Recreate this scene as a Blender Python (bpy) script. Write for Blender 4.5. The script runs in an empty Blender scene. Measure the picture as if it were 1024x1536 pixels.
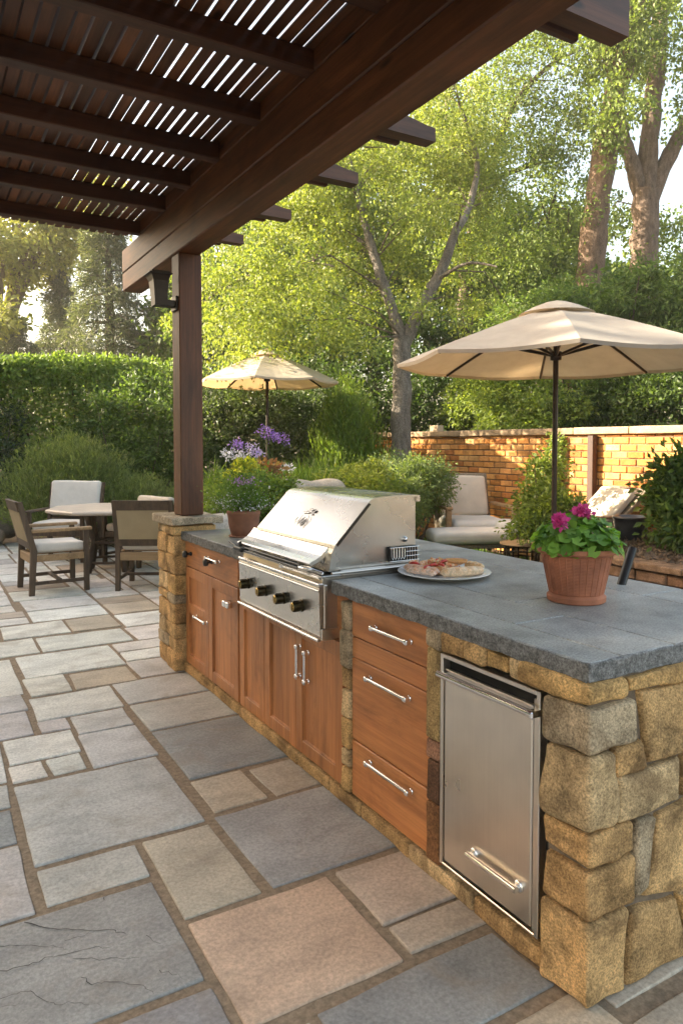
import bpy, math, random
import numpy as np
random.seed(7)
RNG = np.random.default_rng(7)
S = bpy.context.scene
COL = S.collection
rad = math.radians

# ------------------------------------------------------------------ camera frame
FPX, PPX, PPY, HC = 1080.0, 512.0, 714.0, 1.487
YAW, PITCH = math.atan2(637, 1080), rad(2.5)
_f0 = np.array([math.sin(YAW), math.cos(YAW), 0.0]); _z = np.array([0, 0, 1.0])
CR = np.array([math.cos(YAW), -math.sin(YAW), 0.0])
CF = _f0 * math.cos(PITCH) - _z * math.sin(PITCH)
CU = _z * math.cos(PITCH) + _f0 * math.sin(PITCH)
C0 = np.array([0, 0, HC])
def at(u, v, d):
    "world point seen at photo pixel (u,v) at depth d metres"
    return C0 + (CF + CR * (u - PPX) / FPX + CU * (PPY - v) / FPX) * d
def gnd(u, d, z=0.0):
    p = at(u, 667, d); return np.array([p[0], p[1], z])

# ------------------------------------------------------------------ noise
class Noise:
    def __init__(s, seed, octaves=3, freq=1.0):
        r = np.random.default_rng(seed); s.k = []; s.p = []; s.a = []
        for o in range(octaves):
            k = r.normal(size=(9, 3)); k /= np.linalg.norm(k, axis=1, keepdims=True)
            s.k.append(k * freq * (2.0 ** o) * r.uniform(.7, 1.4, (9, 1))); s.p.append(r.uniform(0, 6.28, 9)); s.a.append(0.5 ** o)
    def __call__(s, P):
        t = 0
        for k, p, a in zip(s.k, s.p, s.a): t = t + a * np.sin(P @ k.T + p).sum(1) / 3.0
        return t

# ------------------------------------------------------------------ mesh builder
class MB:
    def __init__(s): s.V = []; s.F = []; s.T = []; s.S = []; s.n = 0
    def add(s, V, F, tint=(1, 1, 1), smooth=False):
        V = np.asarray(V, float).reshape(-1, 3)
        if isinstance(F, np.ndarray): F = F.astype(np.int64); nf = len(F); s.F.append(F + s.n)
        else:
            nf = len(F)
            for f in F: s.F.append(np.array([f], dtype=np.int64) + s.n)
        t = np.asarray(tint, float)
        if t.ndim == 1: t = np.tile(t, (nf, 1))
        s.T.append(t); s.S.append(np.full(nf, smooth)); s.V.append(V); s.n += len(V); return s
    # chamfered box
    def box(s, x0, x1, y0, y1, z0, z1, b=0.004, tint=(1, 1, 1), M=None):
        c = np.array([(x0 + x1) / 2, (y0 + y1) / 2, (z0 + z1) / 2]); h = np.abs(np.array([x1 - x0, y1 - y0, z1 - z0])) / 2
        b = min(b, h.min() * .45); V = []; idx = {}
        for sx in (-1, 1):
            for sy in (-1, 1):
                for sz in (-1, 1):
                    for a in range(3):
                        sg = np.array([sx, sy, sz], float); v = sg * (h - b); v[a] = sg[a] * h[a]
                        idx[(sx, sy, sz, a)] = len(V); V.append(v)
        F = []
        def face(ids):
            P = np.array([V[i] for i in ids]); n = np.cross(P[1] - P[0], P[2] - P[0])
            F.append(ids if n @ P.mean(0) > 0 else ids[::-1])
        for a in range(3):
            b1, b2 = [i for i in range(3) if i != a]
            for sg in (-1, 1):
                q = []
                for u, v in ((-1, -1), (1, -1), (1, 1), (-1, 1)):
                    k = [0, 0, 0]; k[a] = sg; k[b1] = u; k[b2] = v; q.append(idx[(*k, a)])
                face(q)
            for u in (-1, 1):           # edges along axis a between faces b1,b2
                for v in (-1, 1):
                    q = []
                    for w in (-1, 1):
                        k = [0, 0, 0]; k[a] = w; k[b1] = u; k[b2] = v
                        p = [idx[(*k, b1)], idx[(*k, b2)]]; q += p if w < 0 else p[::-1]
                    face(q)
        for sx in (-1, 1):
            for sy in (-1, 1):
                for sz in (-1, 1): face([idx[(sx, sy, sz, a)] for a in range(3)])
        V = np.array(V) + c
        if M is not None: V = xf(M, V)
        return s.add(V, F, tint)
    def rbox(s, x0, x1, y0, y1, z0, z1, r=.02, n=5, amp=0.0, freq=8, seed=0, tint=(1, 1, 1), warp=None, M=None, smooth=True):
        "rounded, optionally rough box; warp maps unit coordinates (-1..1) points to positions"
        c = np.array([(x0 + x1) / 2, (y0 + y1) / 2, (z0 + z1) / 2]); h = np.array([x1 - x0, y1 - y0, z1 - z0]) / 2
        r = min(r, h.min() * .9)
        def cs(hh):
            e = (hh - r) / hh
            return np.concatenate([-1 + (1 - e) * np.array([0, .3, .65]), np.linspace(-e, e, n), 1 - (1 - e) * np.array([.65, .3, 0])])
        A = [cs(k) for k in h]; V = []; F = []; base = 0
        for a in range(3):
            b1, b2 = (a + 1) % 3, (a + 2) % 3; u, v = A[b1], A[b2]; nu, nv = len(u), len(v)
            for sg in (-1, 1):
                P = np.zeros((nu, nv, 3)); P[..., a] = sg; P[..., b1] = u[:, None]; P[..., b2] = v[None, :]
                V.append(P.reshape(-1, 3)); I = np.arange(nu * nv).reshape(nu, nv) + base
                q = np.stack([I[:-1, :-1], I[1:, :-1], I[1:, 1:], I[:-1, 1:]], -1).reshape(-1, 4)
                F.append(q if sg > 0 else q[:, ::-1]); base += nu * nv
        U = np.concatenate(V); F = np.concatenate(F); P = U * h
        q = np.clip(P, -(h - r), h - r); d = P - q; l = np.linalg.norm(d, axis=1, keepdims=True); d = d / np.maximum(l, 1e-9)
        P = q + d * np.minimum(l, r) if True else P
        Q = P / h
        # weld
        key = np.round(Q * 1e5).astype(np.int64); _, ui, inv = np.unique(key, axis=0, return_index=True, return_inverse=True)
        Q = Q[ui]; d = d[ui]; F = inv.reshape(-1)[F]
        P = Q * h + c if warp is None else warp(Q)
        if amp:
            nz = Noise(seed, 3, freq); off = seed * 1.37
            P = P + d * (nz(P + off) * amp)[:, None]
        if M is not None: P = xf(M, P)
        return s.add(P, F, tint, smooth)
    def tube(s, pts, r, n=8, caps=True, tint=(1, 1, 1), squash=1.0):
        pts = np.asarray(pts, float); m = len(pts); r = np.full(m, r) if np.isscalar(r) else np.asarray(r, float)
        T = np.gradient(pts, axis=0); T /= np.maximum(np.linalg.norm(T, axis=1, keepdims=True), 1e-9)
        ref = np.array([0, 0, 1.0]) if abs(T[0][2]) < .9 else np.array([1.0, 0, 0])
        V = []; a = np.arange(n) * 2 * math.pi / n
        u = np.cross(ref, T[0]); u /= np.linalg.norm(u)
        for i in range(m):
            u = u - T[i] * (u @ T[i]); u /= max(np.linalg.norm(u), 1e-9); w = np.cross(T[i], u)
            V.append(pts[i] + r[i] * (np.cos(a)[:, None] * u + squash * np.sin(a)[:, None] * w))
        V = np.concatenate(V); I = np.arange(m * n).reshape(m, n); J = np.roll(I, -1, 1)
        F = np.stack([I[:-1], J[:-1], J[1:], I[1:]], -1).reshape(-1, 4); s.add(V, F, tint, True)
        if caps: s.add(V[:n], [list(range(n))[::-1]], tint); s.add(V[-n:], [list(range(n))], tint)
        return s
    def rod(s, a, b, r, n=10, tint=(1, 1, 1)): return s.tube([a, b], r, n, True, tint)
    def lathe(s, prof, n=24, c=(0, 0, 0), tint=(1, 1, 1), smooth=True, M=None):
        prof = np.asarray(prof, float); m = len(prof); a = np.arange(n) * 2 * math.pi / n
        V = np.zeros((m, n, 3)); V[..., 0] = prof[:, :1] * np.cos(a); V[..., 1] = prof[:, :1] * np.sin(a); V[..., 2] = prof[:, 1:]
        V = V.reshape(-1, 3)
        if M is not None: V = xf(M, V)
        V = V + np.asarray(c, float); I = np.arange(m * n).reshape(m, n); J = np.roll(I, -1, 1)
        return s.add(V, np.stack([I[:-1], J[:-1], J[1:], I[1:]], -1).reshape(-1, 4), tint, smooth)
    def prism(s, poly, ax, a0, a1, tint=(1, 1, 1)):
        "polygon in the two other axes (cyclic order) extruded along ax"
        n = len(poly); b1, b2 = (ax + 1) % 3, (ax + 2) % 3; V = np.zeros((2 * n, 3))
        for k, q in enumerate((a0, a1)):
            for i, p in enumerate(poly): V[k * n + i, ax] = q; V[k * n + i, b1] = p[0]; V[k * n + i, b2] = p[1]
        F = [list(range(n))[::-1], list(range(n, 2 * n))] + [[i, (i + 1) % n, n + (i + 1) % n, n + i] for i in range(n)]
        return s.add(V, F, tint)
    def leaves(s, P, N, size, aspect=.5, tints=((.08, .14, .03), (.05, .1, .02)), out=.7, droop=.25, jit=1.0):
        P = np.asarray(P, float); n = len(P); N = np.asarray(N, float)
        d = RNG.normal(size=(n, 3)) * jit * .6 + N * out + np.array([0, 0, -droop]); d /= np.maximum(np.linalg.norm(d, axis=1, keepdims=True), 1e-9)
        t = RNG.normal(size=(n, 3)); w = np.cross(d, t); w /= np.maximum(np.linalg.norm(w, axis=1, keepdims=True), 1e-9); up = np.cross(w, d)
        l = size * RNG.uniform(.6, 1.3, (n, 1)); hw = l * aspect * .5; f = l * .08
        V = np.stack([P, P + d * l * .45 + w * hw + up * f, P + d * l, P + d * l * .45 - w * hw + up * f], 1).reshape(-1, 3)
        k = RNG.uniform(0, 1, (n, 1)); b = RNG.uniform(.75, 1.25, (n, 1))
        tt = (np.array(tints[0]) * k + np.array(tints[1]) * (1 - k)) * b
        return s.add(V, np.arange(4 * n).reshape(n, 4), tt, False)
    def data(s, name):
        V = np.concatenate(s.V); T = np.concatenate(s.T); SM = np.concatenate(s.S)
        L = np.concatenate([f.reshape(-1) for f in s.F]); cnt = np.concatenate([np.full(len(f), f.shape[1]) for f in s.F])
        st = np.concatenate([[0], np.cumsum(cnt)[:-1]])
        me = bpy.data.meshes.new(name); me.vertices.add(len(V)); me.vertices.foreach_set('co', V.reshape(-1).astype(np.float32))
        me.loops.add(len(L)); me.loops.foreach_set('vertex_index', L.astype(np.int32))
        me.polygons.add(len(cnt)); me.polygons.foreach_set('loop_start', st.astype(np.int32))
        me.polygons.foreach_set('use_smooth', SM)
        a = me.attributes.new('tint', 'FLOAT_COLOR', 'FACE'); a.data.foreach_set('color', np.concatenate([T, np.ones((len(T), 1))], 1).reshape(-1).astype(np.float32))
        me.update(calc_edges=True); me.validate(); return me
    def build(s, name, mat, parent=None, label=None, loc=None, kind=None):
        if loc is None: loc = root_loc(parent) if parent is not None else (0, 0, 0)
        loc = np.asarray(loc, float)
        s.V = [v - loc for v in s.V]
        o = bpy.data.objects.new(name, s.data(name)); COL.objects.link(o); o.data.materials.append(mat)
        if parent is None: o.location = loc
        else: o.parent = parent
        if label: o['label'] = label
        if kind: o['kind'] = kind
        return o
def xf(M, V): M = np.asarray(M, float); return V @ M[:3, :3].T + M[:3, 3]
def rotz(a, loc=(0, 0, 0)):
    c, s_ = math.cos(a), math.sin(a); return np.array([[c, -s_, 0, loc[0]], [s_, c, 0, loc[1]], [0, 0, 1, loc[2]], [0, 0, 0, 1.0]])
def rot(axis, a, loc=(0, 0, 0)):
    from mathutils import Matrix, Vector
    return np.array(Matrix.Translation(Vector(loc)) @ Matrix.Rotation(a, 4, axis))
ROOTS = {}
def root_loc(o):
    p = np.zeros(3)
    while o is not None: p = p + np.array(o.location); o = o.parent
    return p
def thing(name, label, cat, loc=(0, 0, 0), rz=0.0, group=None):
    o = bpy.data.objects.new(name, None); COL.objects.link(o); o.location = [float(k) for k in loc]; o.rotation_euler = (0, 0, rz); o.empty_display_size = .1
    return tag(o, label, cat, group)
def tag(o, label, cat, group=None):
    o['label'] = label; o['category'] = cat
    if group: o['group'] = group
    return o
def dup(root, loc, rz=0.0, label=None, scale=None):
    r = root.copy(); COL.objects.link(r); r.location = [float(k) for k in loc]; r.rotation_euler = (0, 0, rz)
    if label: r['label'] = label
    if scale: r.scale = (scale,) * 3 if np.isscalar(scale) else scale
    for ch in list(root.children):
        c = ch.copy(); COL.objects.link(c); c.parent = r
        for g in list(ch.children): d = g.copy(); COL.objects.link(d); d.parent = c
    return r

# ------------------------------------------------------------------ materials
def newmat(name):
    m = bpy.data.materials.new(name); m.use_nodes = True; nt = m.node_tree; nt.nodes.clear()
    out = nt.nodes.new('ShaderNodeOutputMaterial'); p = nt.nodes.new('ShaderNodeBsdfPrincipled'); nt.links.new(p.outputs[0], out.inputs[0])
    return m, nt, p, out
def nd(nt, typ, **kw):
    n = nt.nodes.new(typ)
    for k, v in kw.items():
        if k.startswith('i_'): n.inputs[k[2:].replace('_', ' ')].default_value = v
        else: setattr(n, k, v)
    return n
def noise(nt, scale=(1, 1, 1), sc=5.0, detail=5.0, rough=.6, coord='Object', dist=0.0):
    tc = nd(nt, 'ShaderNodeTexCoord'); mp = nd(nt, 'ShaderNodeMapping'); mp.inputs['Scale'].default_value = scale
    n = nd(nt, 'ShaderNodeTexNoise', i_Scale=sc, i_Detail=detail, i_Roughness=rough, i_Distortion=dist)
    nt.links.new(tc.outputs[coord], mp.inputs[0]); nt.links.new(mp.outputs[0], n.inputs['Vector']); return n
def ramp(nt, src, stops):
    r = nd(nt, 'ShaderNodeValToRGB'); e = r.color_ramp.elements
    while len(e) < len(stops): e.new(.5)
    for k, (p, c) in zip(e, stops): k.position = p; k.color = (*c, 1) if len(c) == 3 else c
    nt.links.new(src, r.inputs[0]); return r
def mixc(nt, a, b, fac, mode='MIX'):
    m = nd(nt, 'ShaderNodeMix', data_type='RGBA', blend_type=mode)
    for sock, v in ((m.inputs[0], fac), (m.inputs[6], a), (m.inputs[7], b)):
        if hasattr(v, 'is_linked') or hasattr(v, 'links'): nt.links.new(v, sock)
        else: sock.default_value = v if np.isscalar(v) else (*v, 1)
    return m.outputs[2]
def bump(nt, p, src, strength=.3, dist=.01, prev=None):
    b = nd(nt, 'ShaderNodeBump', i_Strength=strength, i_Distance=dist); nt.links.new(src, b.inputs['Height'])
    if prev is not None: nt.links.new(prev, b.inputs['Normal'])
    nt.links.new(b.outputs[0], p.inputs['Normal']); return b.outputs[0]
def mat_plain(name, col, rough=.5, metal=0.0, var=.12, sc=20, bmp=0.0, spec=.5):
    m, nt, p, o = newmat(name); n = noise(nt, sc=sc)
    lo = tuple(c * (1 - var) for c in col); hi = tuple(min(1, c * (1 + var)) for c in col)
    nt.links.new(ramp(nt, n.outputs[0], [(.3, lo), (.7, hi)]).outputs[0], p.inputs['Base Color'])
    p.inputs['Roughness'].default_value = rough; p.inputs['Metallic'].default_value = metal; p.inputs['Specular IOR Level'].default_value = spec
    if bmp: bump(nt, p, n.outputs[0], bmp, .004)
    return m
def mat_wood(name, dark, light, axis, sc=1.0, rough=.55, knots=True, bmp=.25):
    m, nt, p, o = newmat(name); s = [14, 14, 14]; s[axis] = .8; s = [k * sc for k in s]
    n1 = noise(nt, s, 1.6, 8, .62, dist=.6); s2 = [70, 70, 70]; s2[axis] = 2.0; n2 = noise(nt, [k * sc for k in s2], 2.0, 4, .6)
    c1 = ramp(nt, n1.outputs[0], [(.28, dark), (.52, tuple((a + b) / 2 for a, b in zip(dark, light))), (.75, light)]).outputs[0]
    c2 = mixc(nt, c1, ramp(nt, n2.outputs[0], [(.3, (.55, .5, .45)), (.65, (1, 1, 1))]).outputs[0], .55, 'MULTIPLY')
    big = noise(nt, (1, 1, 1), 1.7, 3, .5); c3 = mixc(nt, c2, ramp(nt, big.outputs[0], [(.35, (.75, .75, .75)), (.7, (1.1, 1.05, 1.0))]).outputs[0], .6, 'MULTIPLY')
    if knots:
        ks = [3.2, 3.2, 3.2]; ks[axis] = 1.1; tc = nd(nt, 'ShaderNodeTexCoord'); mp = nd(nt, 'ShaderNodeMapping'); mp.inputs['Scale'].default_value = ks
        vo = nd(nt, 'ShaderNodeTexVoronoi', i_Scale=1.5); nt.links.new(tc.outputs['Object'], mp.inputs[0]); nt.links.new(mp.outputs[0], vo.inputs['Vector'])
        c3 = mixc(nt, tuple(k * .35 for k in dark), c3, ramp(nt, vo.outputs['Distance'], [(.05, (0, 0, 0)), (.1, (1, 1, 1))]).outputs[0])
    at_ = nd(nt, 'ShaderNodeAttribute', attribute_name='tint'); c3 = mixc(nt, c3, at_.outputs['Color'], 1.0, 'MULTIPLY')
    ws = [2.5, 2.5, 2.5]; ws[axis] = .9; wn = noise(nt, ws, 1.6, 5, .7, dist=1.2); c3 = mixc(nt, c3, ramp(nt, wn.outputs[0], [(.36, (.62, .6, .58)), (.5, (1, 1, 1)), (.68, (1.16, 1.13, 1.1))]).outputs[0], .8, 'MULTIPLY')
    nt.links.new(c3, p.inputs['Base Color']); p.inputs['Roughness'].default_value = rough
    bump(nt, p, n2.outputs[0], bmp, .002); return m
def mat_tint(name, rough=.8, var=.35, sc=18, bmp=.4, bdist=.006, sc2=90, spots=None, spec=.3, mult=(1, 1, 1), aniso=(1, 1, 1)):
    "colour comes from the per-face attribute tint (the stone or brick's own colour), mottled by two noises"
    m, nt, p, o = newmat(name); a = nd(nt, 'ShaderNodeAttribute', attribute_name='tint')
    n1 = noise(nt, aniso, sc, 6, .65); n2 = noise(nt, (1, 1, 1), sc2, 4, .7)
    c = mixc(nt, a.outputs['Color'], ramp(nt, n1.outputs[0], [(.3, (1 - var,) * 3), (.5, (1, 1, 1)), (.7, (1 + var * .8,) * 3)]).outputs[0], 1.0, 'MULTIPLY')
    c = mixc(nt, c, ramp(nt, n2.outputs[0], [(.36, (1 - var * .8,) * 3), (.64, (1 + var * .6,) * 3)]).outputs[0], 1.0, 'MULTIPLY')
    if spots:
        n3 = noise(nt, (1, 1, 1), spots[1], 4, .6, dist=.8); c = mixc(nt, c, spots[0], ramp(nt, n3.outputs[0], [(spots[2], (0, 0, 0)), (spots[2] + .17, (spots[3],) * 3)]).outputs[0])
    if mult != (1, 1, 1): c = mixc(nt, c, mult, 1.0, 'MULTIPLY')
    nt.links.new(c, p.inputs['Base Color']); p.inputs['Roughness'].default_value = rough; p.inputs['Specular IOR Level'].default_value = spec
    b1 = bump(nt, p, n1.outputs[0], bmp, bdist * 2); bump(nt, p, n2.outputs[0], bmp, bdist, b1); return m
def mat_leaf(name, trans=.45, rough=.5, gain=1.0, spec=.35, tmul=(1.5, 1.5, .6)):
    m, nt, p, o = newmat(name); a = nd(nt, 'ShaderNodeAttribute', attribute_name='tint')
    c = mixc(nt, a.outputs['Color'], (gain,) * 3, 1.0, 'MULTIPLY')
    nt.links.new(c, p.inputs['Base Color']); p.inputs['Roughness'].default_value = rough; p.inputs['Specular IOR Level'].default_value = spec
    t = nd(nt, 'ShaderNodeBsdfTranslucent'); nt.links.new(mixc(nt, c, tmul, 1.0, 'MULTIPLY'), t.inputs[0])
    mx = nd(nt, 'ShaderNodeMixShader'); mx.inputs[0].default_value = trans
    nt.links.new(p.outputs[0], mx.inputs[1]); nt.links.new(t.outputs[0], mx.inputs[2]); nt.links.new(mx.outputs[0], o.inputs[0]); return m
def mat_steel(name, col=(.7, .675, .635), rough=.27, axis=1, aniso=.5, streak=.12):
    m, nt, p, o = newmat(name); s = [420, 420, 420]; s[axis] = 1.5
    n = noise(nt, s, 1.0, 3, .6); b = noise(nt, (1, 1, 1), 3.0, 4, .6)
    cc = ramp(nt, b.outputs[0], [(.3, tuple(c * .82 for c in col)), (.7, col)]).outputs[0]; cc = mixc(nt, cc, ramp(nt, n.outputs[0], [(.3, (.95,) * 3), (.7, (1.02,) * 3)]).outputs[0], 1.0, 'MULTIPLY'); nt.links.new(cc, p.inputs['Base Color'])
    p.inputs['Metallic'].default_value = 1.0
    r = nd(nt, 'ShaderNodeMapRange'); r.inputs[3].default_value = rough * .75; r.inputs[4].default_value = rough * 1.3; nt.links.new(b.outputs[0], r.inputs[0]); nt.links.new(r.outputs[0], p.inputs['Roughness'])
    p.inputs['Anisotropic'].default_value = aniso; return m
def mat_cloth(name, col, trans=0.0, sc=400, rough=.9):
    m, nt, p, o = newmat(name); n = noise(nt, (1, 1, 1), 6, 4, .6); w = noise(nt, (1, 1, 1), sc, 2, .5)
    c = ramp(nt, n.outputs[0], [(.3, tuple(k * .86 for k in col)), (.7, col)]).outputs[0]
    nt.links.new(c, p.inputs['Base Color']); p.inputs['Roughness'].default_value = rough; p.inputs['Specular IOR Level'].default_value = .15
    b1 = bump(nt, p, n.outputs[0], .3, .02); bump(nt, p, w.outputs[0], .25, .002, b1)
    if trans:
        t = nd(nt, 'ShaderNodeBsdfTranslucent'); nt.links.new(mixc(nt, c, (1, .78, .5), 1.0, 'MULTIPLY'), t.inputs[0]); mx = nd(nt, 'ShaderNodeMixShader'); mx.inputs[0].default_value = trans
        nt.links.new(p.outputs[0], mx.inputs[1]); nt.links.new(t.outputs[0], mx.inputs[2]); nt.links.new(mx.outputs[0], o.inputs[0])
    return m

M = {}
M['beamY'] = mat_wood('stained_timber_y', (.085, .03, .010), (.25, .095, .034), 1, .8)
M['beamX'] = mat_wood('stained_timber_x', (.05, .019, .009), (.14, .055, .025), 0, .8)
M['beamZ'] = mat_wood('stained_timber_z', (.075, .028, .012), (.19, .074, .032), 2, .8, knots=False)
M['cedarZ'] = mat_wood('cedar_upright', (.41, .155, .051), (.66, .295, .11), 2, .7, .42, knots=False, bmp=.1)
M['cedarY'] = mat_wood('cedar_along', (.41, .15, .048), (.64, .28, .1), 1, .7, .42, knots=False, bmp=.1)
M['teak'] = mat_wood('weathered_teak', (.055, .035, .02), (.15, .1, .06), 2, 1.2, .6, knots=False)
M['oak'] = mat_wood('pale_teak', (.3, .19, .09), (.48, .33, .18), 0, 1.0, .6, knots=False)
M['flag'] = mat_tint('flagstone', .54, .27, 3.2, .45, .005, 75, spots=((.27, .215, .155), 4.5, .53, .42), spec=.4, aniso=(1, 1.7, 1))
M['mortar'] = mat_plain('sand_mortar', (.25, .19, .128), .95, var=.35, sc=60, bmp=.6)
M['brickmortar'] = mat_plain('brown_mortar', (.17, .105, .06), .95, var=.3, sc=40, bmp=.5)
M['crack'] = mat_plain('crack_line', (.06, .055, .05), .9)
M['gran'] = mat_tint('grey_granite', .45, .5, 4, .2, .002, 150, spec=.5, spots=((.12, .125, .125), 80.0, .5, .35))
M['granedge'] = mat_tint('split_granite', .75, .6, 40, .9, .006, 170, spec=.3)
M['stone'] = mat_tint('golden_sandstone', .9, .6, 8, .9, .007, 150, spots=((.13, .075, .035), 6.5, .5, .65), spec=.2)
M['grout'] = mat_plain('grey_grout', (.17, .13, .092), .95, var=.3, sc=50, bmp=.6)
M['brick'] = mat_tint('brick_face', .9, .3, 8, .6, .005, 90, spots=((.16, .075, .03), 2.2, .55, .5), spec=.15)
M['steel'] = mat_steel('brushed_steel', axis=1)
M['steelZ'] = mat_steel('brushed_steel_z', (.86, .79, .7), .3, 2)
M['steelX'] = mat_steel('brushed_steel_x', (.72, .66, .6), .34, 0)
M['chrome'] = mat_plain('polished_chrome', (.88, .88, .88), .16, 1.0, .05)
M['black'] = mat_plain('black_plastic', (.012, .012, .012), .35)
M['knob'] = mat_plain('dark_brass', (.05, .04, .022), .3, 1.0, .3)
M['gold'] = mat_plain('brass_dial', (.4, .29, .12), .25, 1.0)
M['dark'] = mat_plain('dark_void', (.01, .009, .008), .8)
M['bronze'] = mat_plain('dark_bronze', (.035, .024, .016), .45, .4)
M['terra'] = mat_plain('terracotta', (.37, .14, .075), .8, var=.36, sc=8, bmp=.25)
M['terra2'] = mat_plain('brown_terracotta', (.27, .115, .065), .7, var=.2, sc=14, bmp=.2)
M['soil'] = mat_plain('potting_soil', (.045, .03, .02), 1.0, var=.5, sc=80, bmp=1.0)
M['mulch'] = mat_plain('bark_mulch', (.1, .07, .045), 1.0, var=.55, sc=35, bmp=1.0)
M['lawn'] = mat_plain('turf', (.06, .12, .022), .95, var=.4, sc=12, bmp=.8)
M['cream'] = mat_cloth('cream_cloth', (.62, .55, .45))
M['white'] = mat_cloth('offwhite_cloth', (.7, .66, .6))
M['canopy'] = mat_cloth('canopy_cloth', (.66, .57, .44), .32)
M['canopy2'] = mat_cloth('taupe_canopy_cloth', (.46, .425, .37), .28)
M['sling'] = mat_cloth('woven_sling', (.4, .32, .2), 0, 150)
M['wicker'] = mat_plain('grey_wicker', (.2, .16, .11), .8, var=.5, sc=70, bmp=.8)
M['table'] = mat_plain('stone_tabletop', (.52, .44, .36), .4, var=.12, sc=6)
M['tint'] = mat_tint('mixed_colour', .55, .18, 30, .2, .002, 120)
M['glaze'] = mat_tint('glazed_food', .35, .3, 60, .4, .002, 160, spec=.5)
M['china'] = mat_plain('white_china', (.75, .73, .7), .15, var=.04)
M['ceramic'] = mat_plain('slate_glaze', (.045, .05, .062), .28, var=.3, sc=10)
M['bark'] = mat_tint('tree_bark', .95, .5, 14, 1.0, .02, 60, aniso=(1, 1, .3))
M['leaf'] = mat_leaf('leaf_green', .42)
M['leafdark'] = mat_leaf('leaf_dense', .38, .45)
M['petal'] = mat_leaf('petal', .3, .6, tmul=(1, 1, 1))
M['coping'] = mat_tint('coping_stone', .85, .25, 10, .5, .005, 80)
# ------------------------------------------------------------------ patio
PAL = {'g': (.5, .485, .455), 'l': (.7, .68, .63), 't': (.47, .4, .315), 'd': (.3, .302, .295), 'p': (.53, .39, .285)}
STONES = [('g', .335, .955, 2.69, 3.37), ('l', .34, .475, 3.41, 3.58), ('l', .50, .645, 3.405, 3.585), ('l', .34, .66, 3.61, 3.91), ('g', .68, .97, 3.39, 3.80),
    ('g', .69, .97, 3.82, 4.09), ('g', .53, .67, 3.94, 4.10), ('l', .53, .99, 4.12, 4.50), ('g', .0, .495, 3.95, 4.31), ('g', 0, .51, 4.33, 4.61), ('l', -.1, .53, 4.63, 5.42),
    ('l', .55, .79, 4.54, 4.89), ('t', .815, 1.185, 4.54, 4.86), ('l', .56, 1.195, 4.91, 5.43), ('g', 1.015, 1.6, 4.13, 4.53), ('g', 1.02, 1.6, 3.68, 4.10), ('d', 1.015, 1.6, 3.05, 3.65),
    ('t', 1.005, 1.245, 2.725, 3.02), ('t', 1.28, 1.6, 2.725, 3.01), ('d', .995, 1.6, 2.15, 2.69), ('g', .325, .665, 2.43, 2.65), ('t', .697, .957, 2.15, 2.645), ('d', -.05, .66, 1.87, 2.39),
    ('p', .69, 1.18, 1.65, 2.11), ('t', 1.22, 1.6, 1.81, 2.11), ('t', 1.22, 1.6, 1.655, 1.78), ('d', .87, 1.49, 1.36, 1.61), ('t', 1.22, 1.53, .95, 1.32), ('d', .3, .66, 1.66, 1.83),
    ('g', -.2, .29, 2.42, 2.86), ('d', -.2, .30, 2.89, 3.16), ('g', -.2, .31, 3.19, 3.41), ('l', -.2, .315, 3.44, 3.91), ('l', .55, 1.03, 5.98, 6.40), ('t', 1.05, 1.42, 5.97, 6.40), ('l', 0, .735, 5.5, 5.93),
    ('l', .755, 1.395, 5.49, 5.9), ('l', 1.45, 2.0, 5.92, 6.36), ('l', 1.43, 1.9, 5.47, 5.88), ('l', 1.22, 1.58, 5.22, 5.43), ('l', 1.22, 1.65, 4.97, 5.19), ('g', 1.21, 1.6, 4.57, 4.94),
    ('t', 1.56, 1.9, .95, 1.16), ('g', 1.56, 2.1, .4, .91), ('d', 1.93, 2.4, .94, 1.2)]
def fill_stones(st, X0, X1, Y0, Y1, c=.05):
    nx, ny = int((X1 - X0) / c), int((Y1 - Y0) / c); occ = np.zeros((nx, ny), bool); g = .016; r = random.Random(3); out = list(st)
    for k, a, b, d, e in st:
        i0, i1 = int(math.floor((a - g - X0) / c + .25)), int(math.ceil((b + g - X0) / c - .25)); j0, j1 = int(math.floor((d - g - Y0) / c + .25)), int(math.ceil((e + g - Y0) / c - .25))
        occ[max(i0, 0):max(i1, 0), max(j0, 0):max(j1, 0)] = True
    for j in range(ny):
        for i in range(nx):
            if occ[i, j]: continue
            w, h = r.choice([(7, 5), (12, 7), (9, 9), (14, 10), (6, 6), (12, 12), (10, 6), (16, 9)])
            a = 1
            while a < w and i + a < nx and not occ[i + a, j]: a += 1
            b = 1
            while b < h and j + b < ny and not occ[i:i + a, j + b].any(): b += 1
            occ[i:i + a, j:j + b] = True
            if a < 2 or b < 2: continue
            y = Y0 + j * c
            k = r.choice('llgltl' if y > 4.5 else 'ggtdgl')
            out.append((k, X0 + i * c + g, X0 + (i + a) * c - g, y + g, Y0 + (j + b) * c - g))
    return out
mb = MB(); nz = Noise(5, 2, 2.0)
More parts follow.
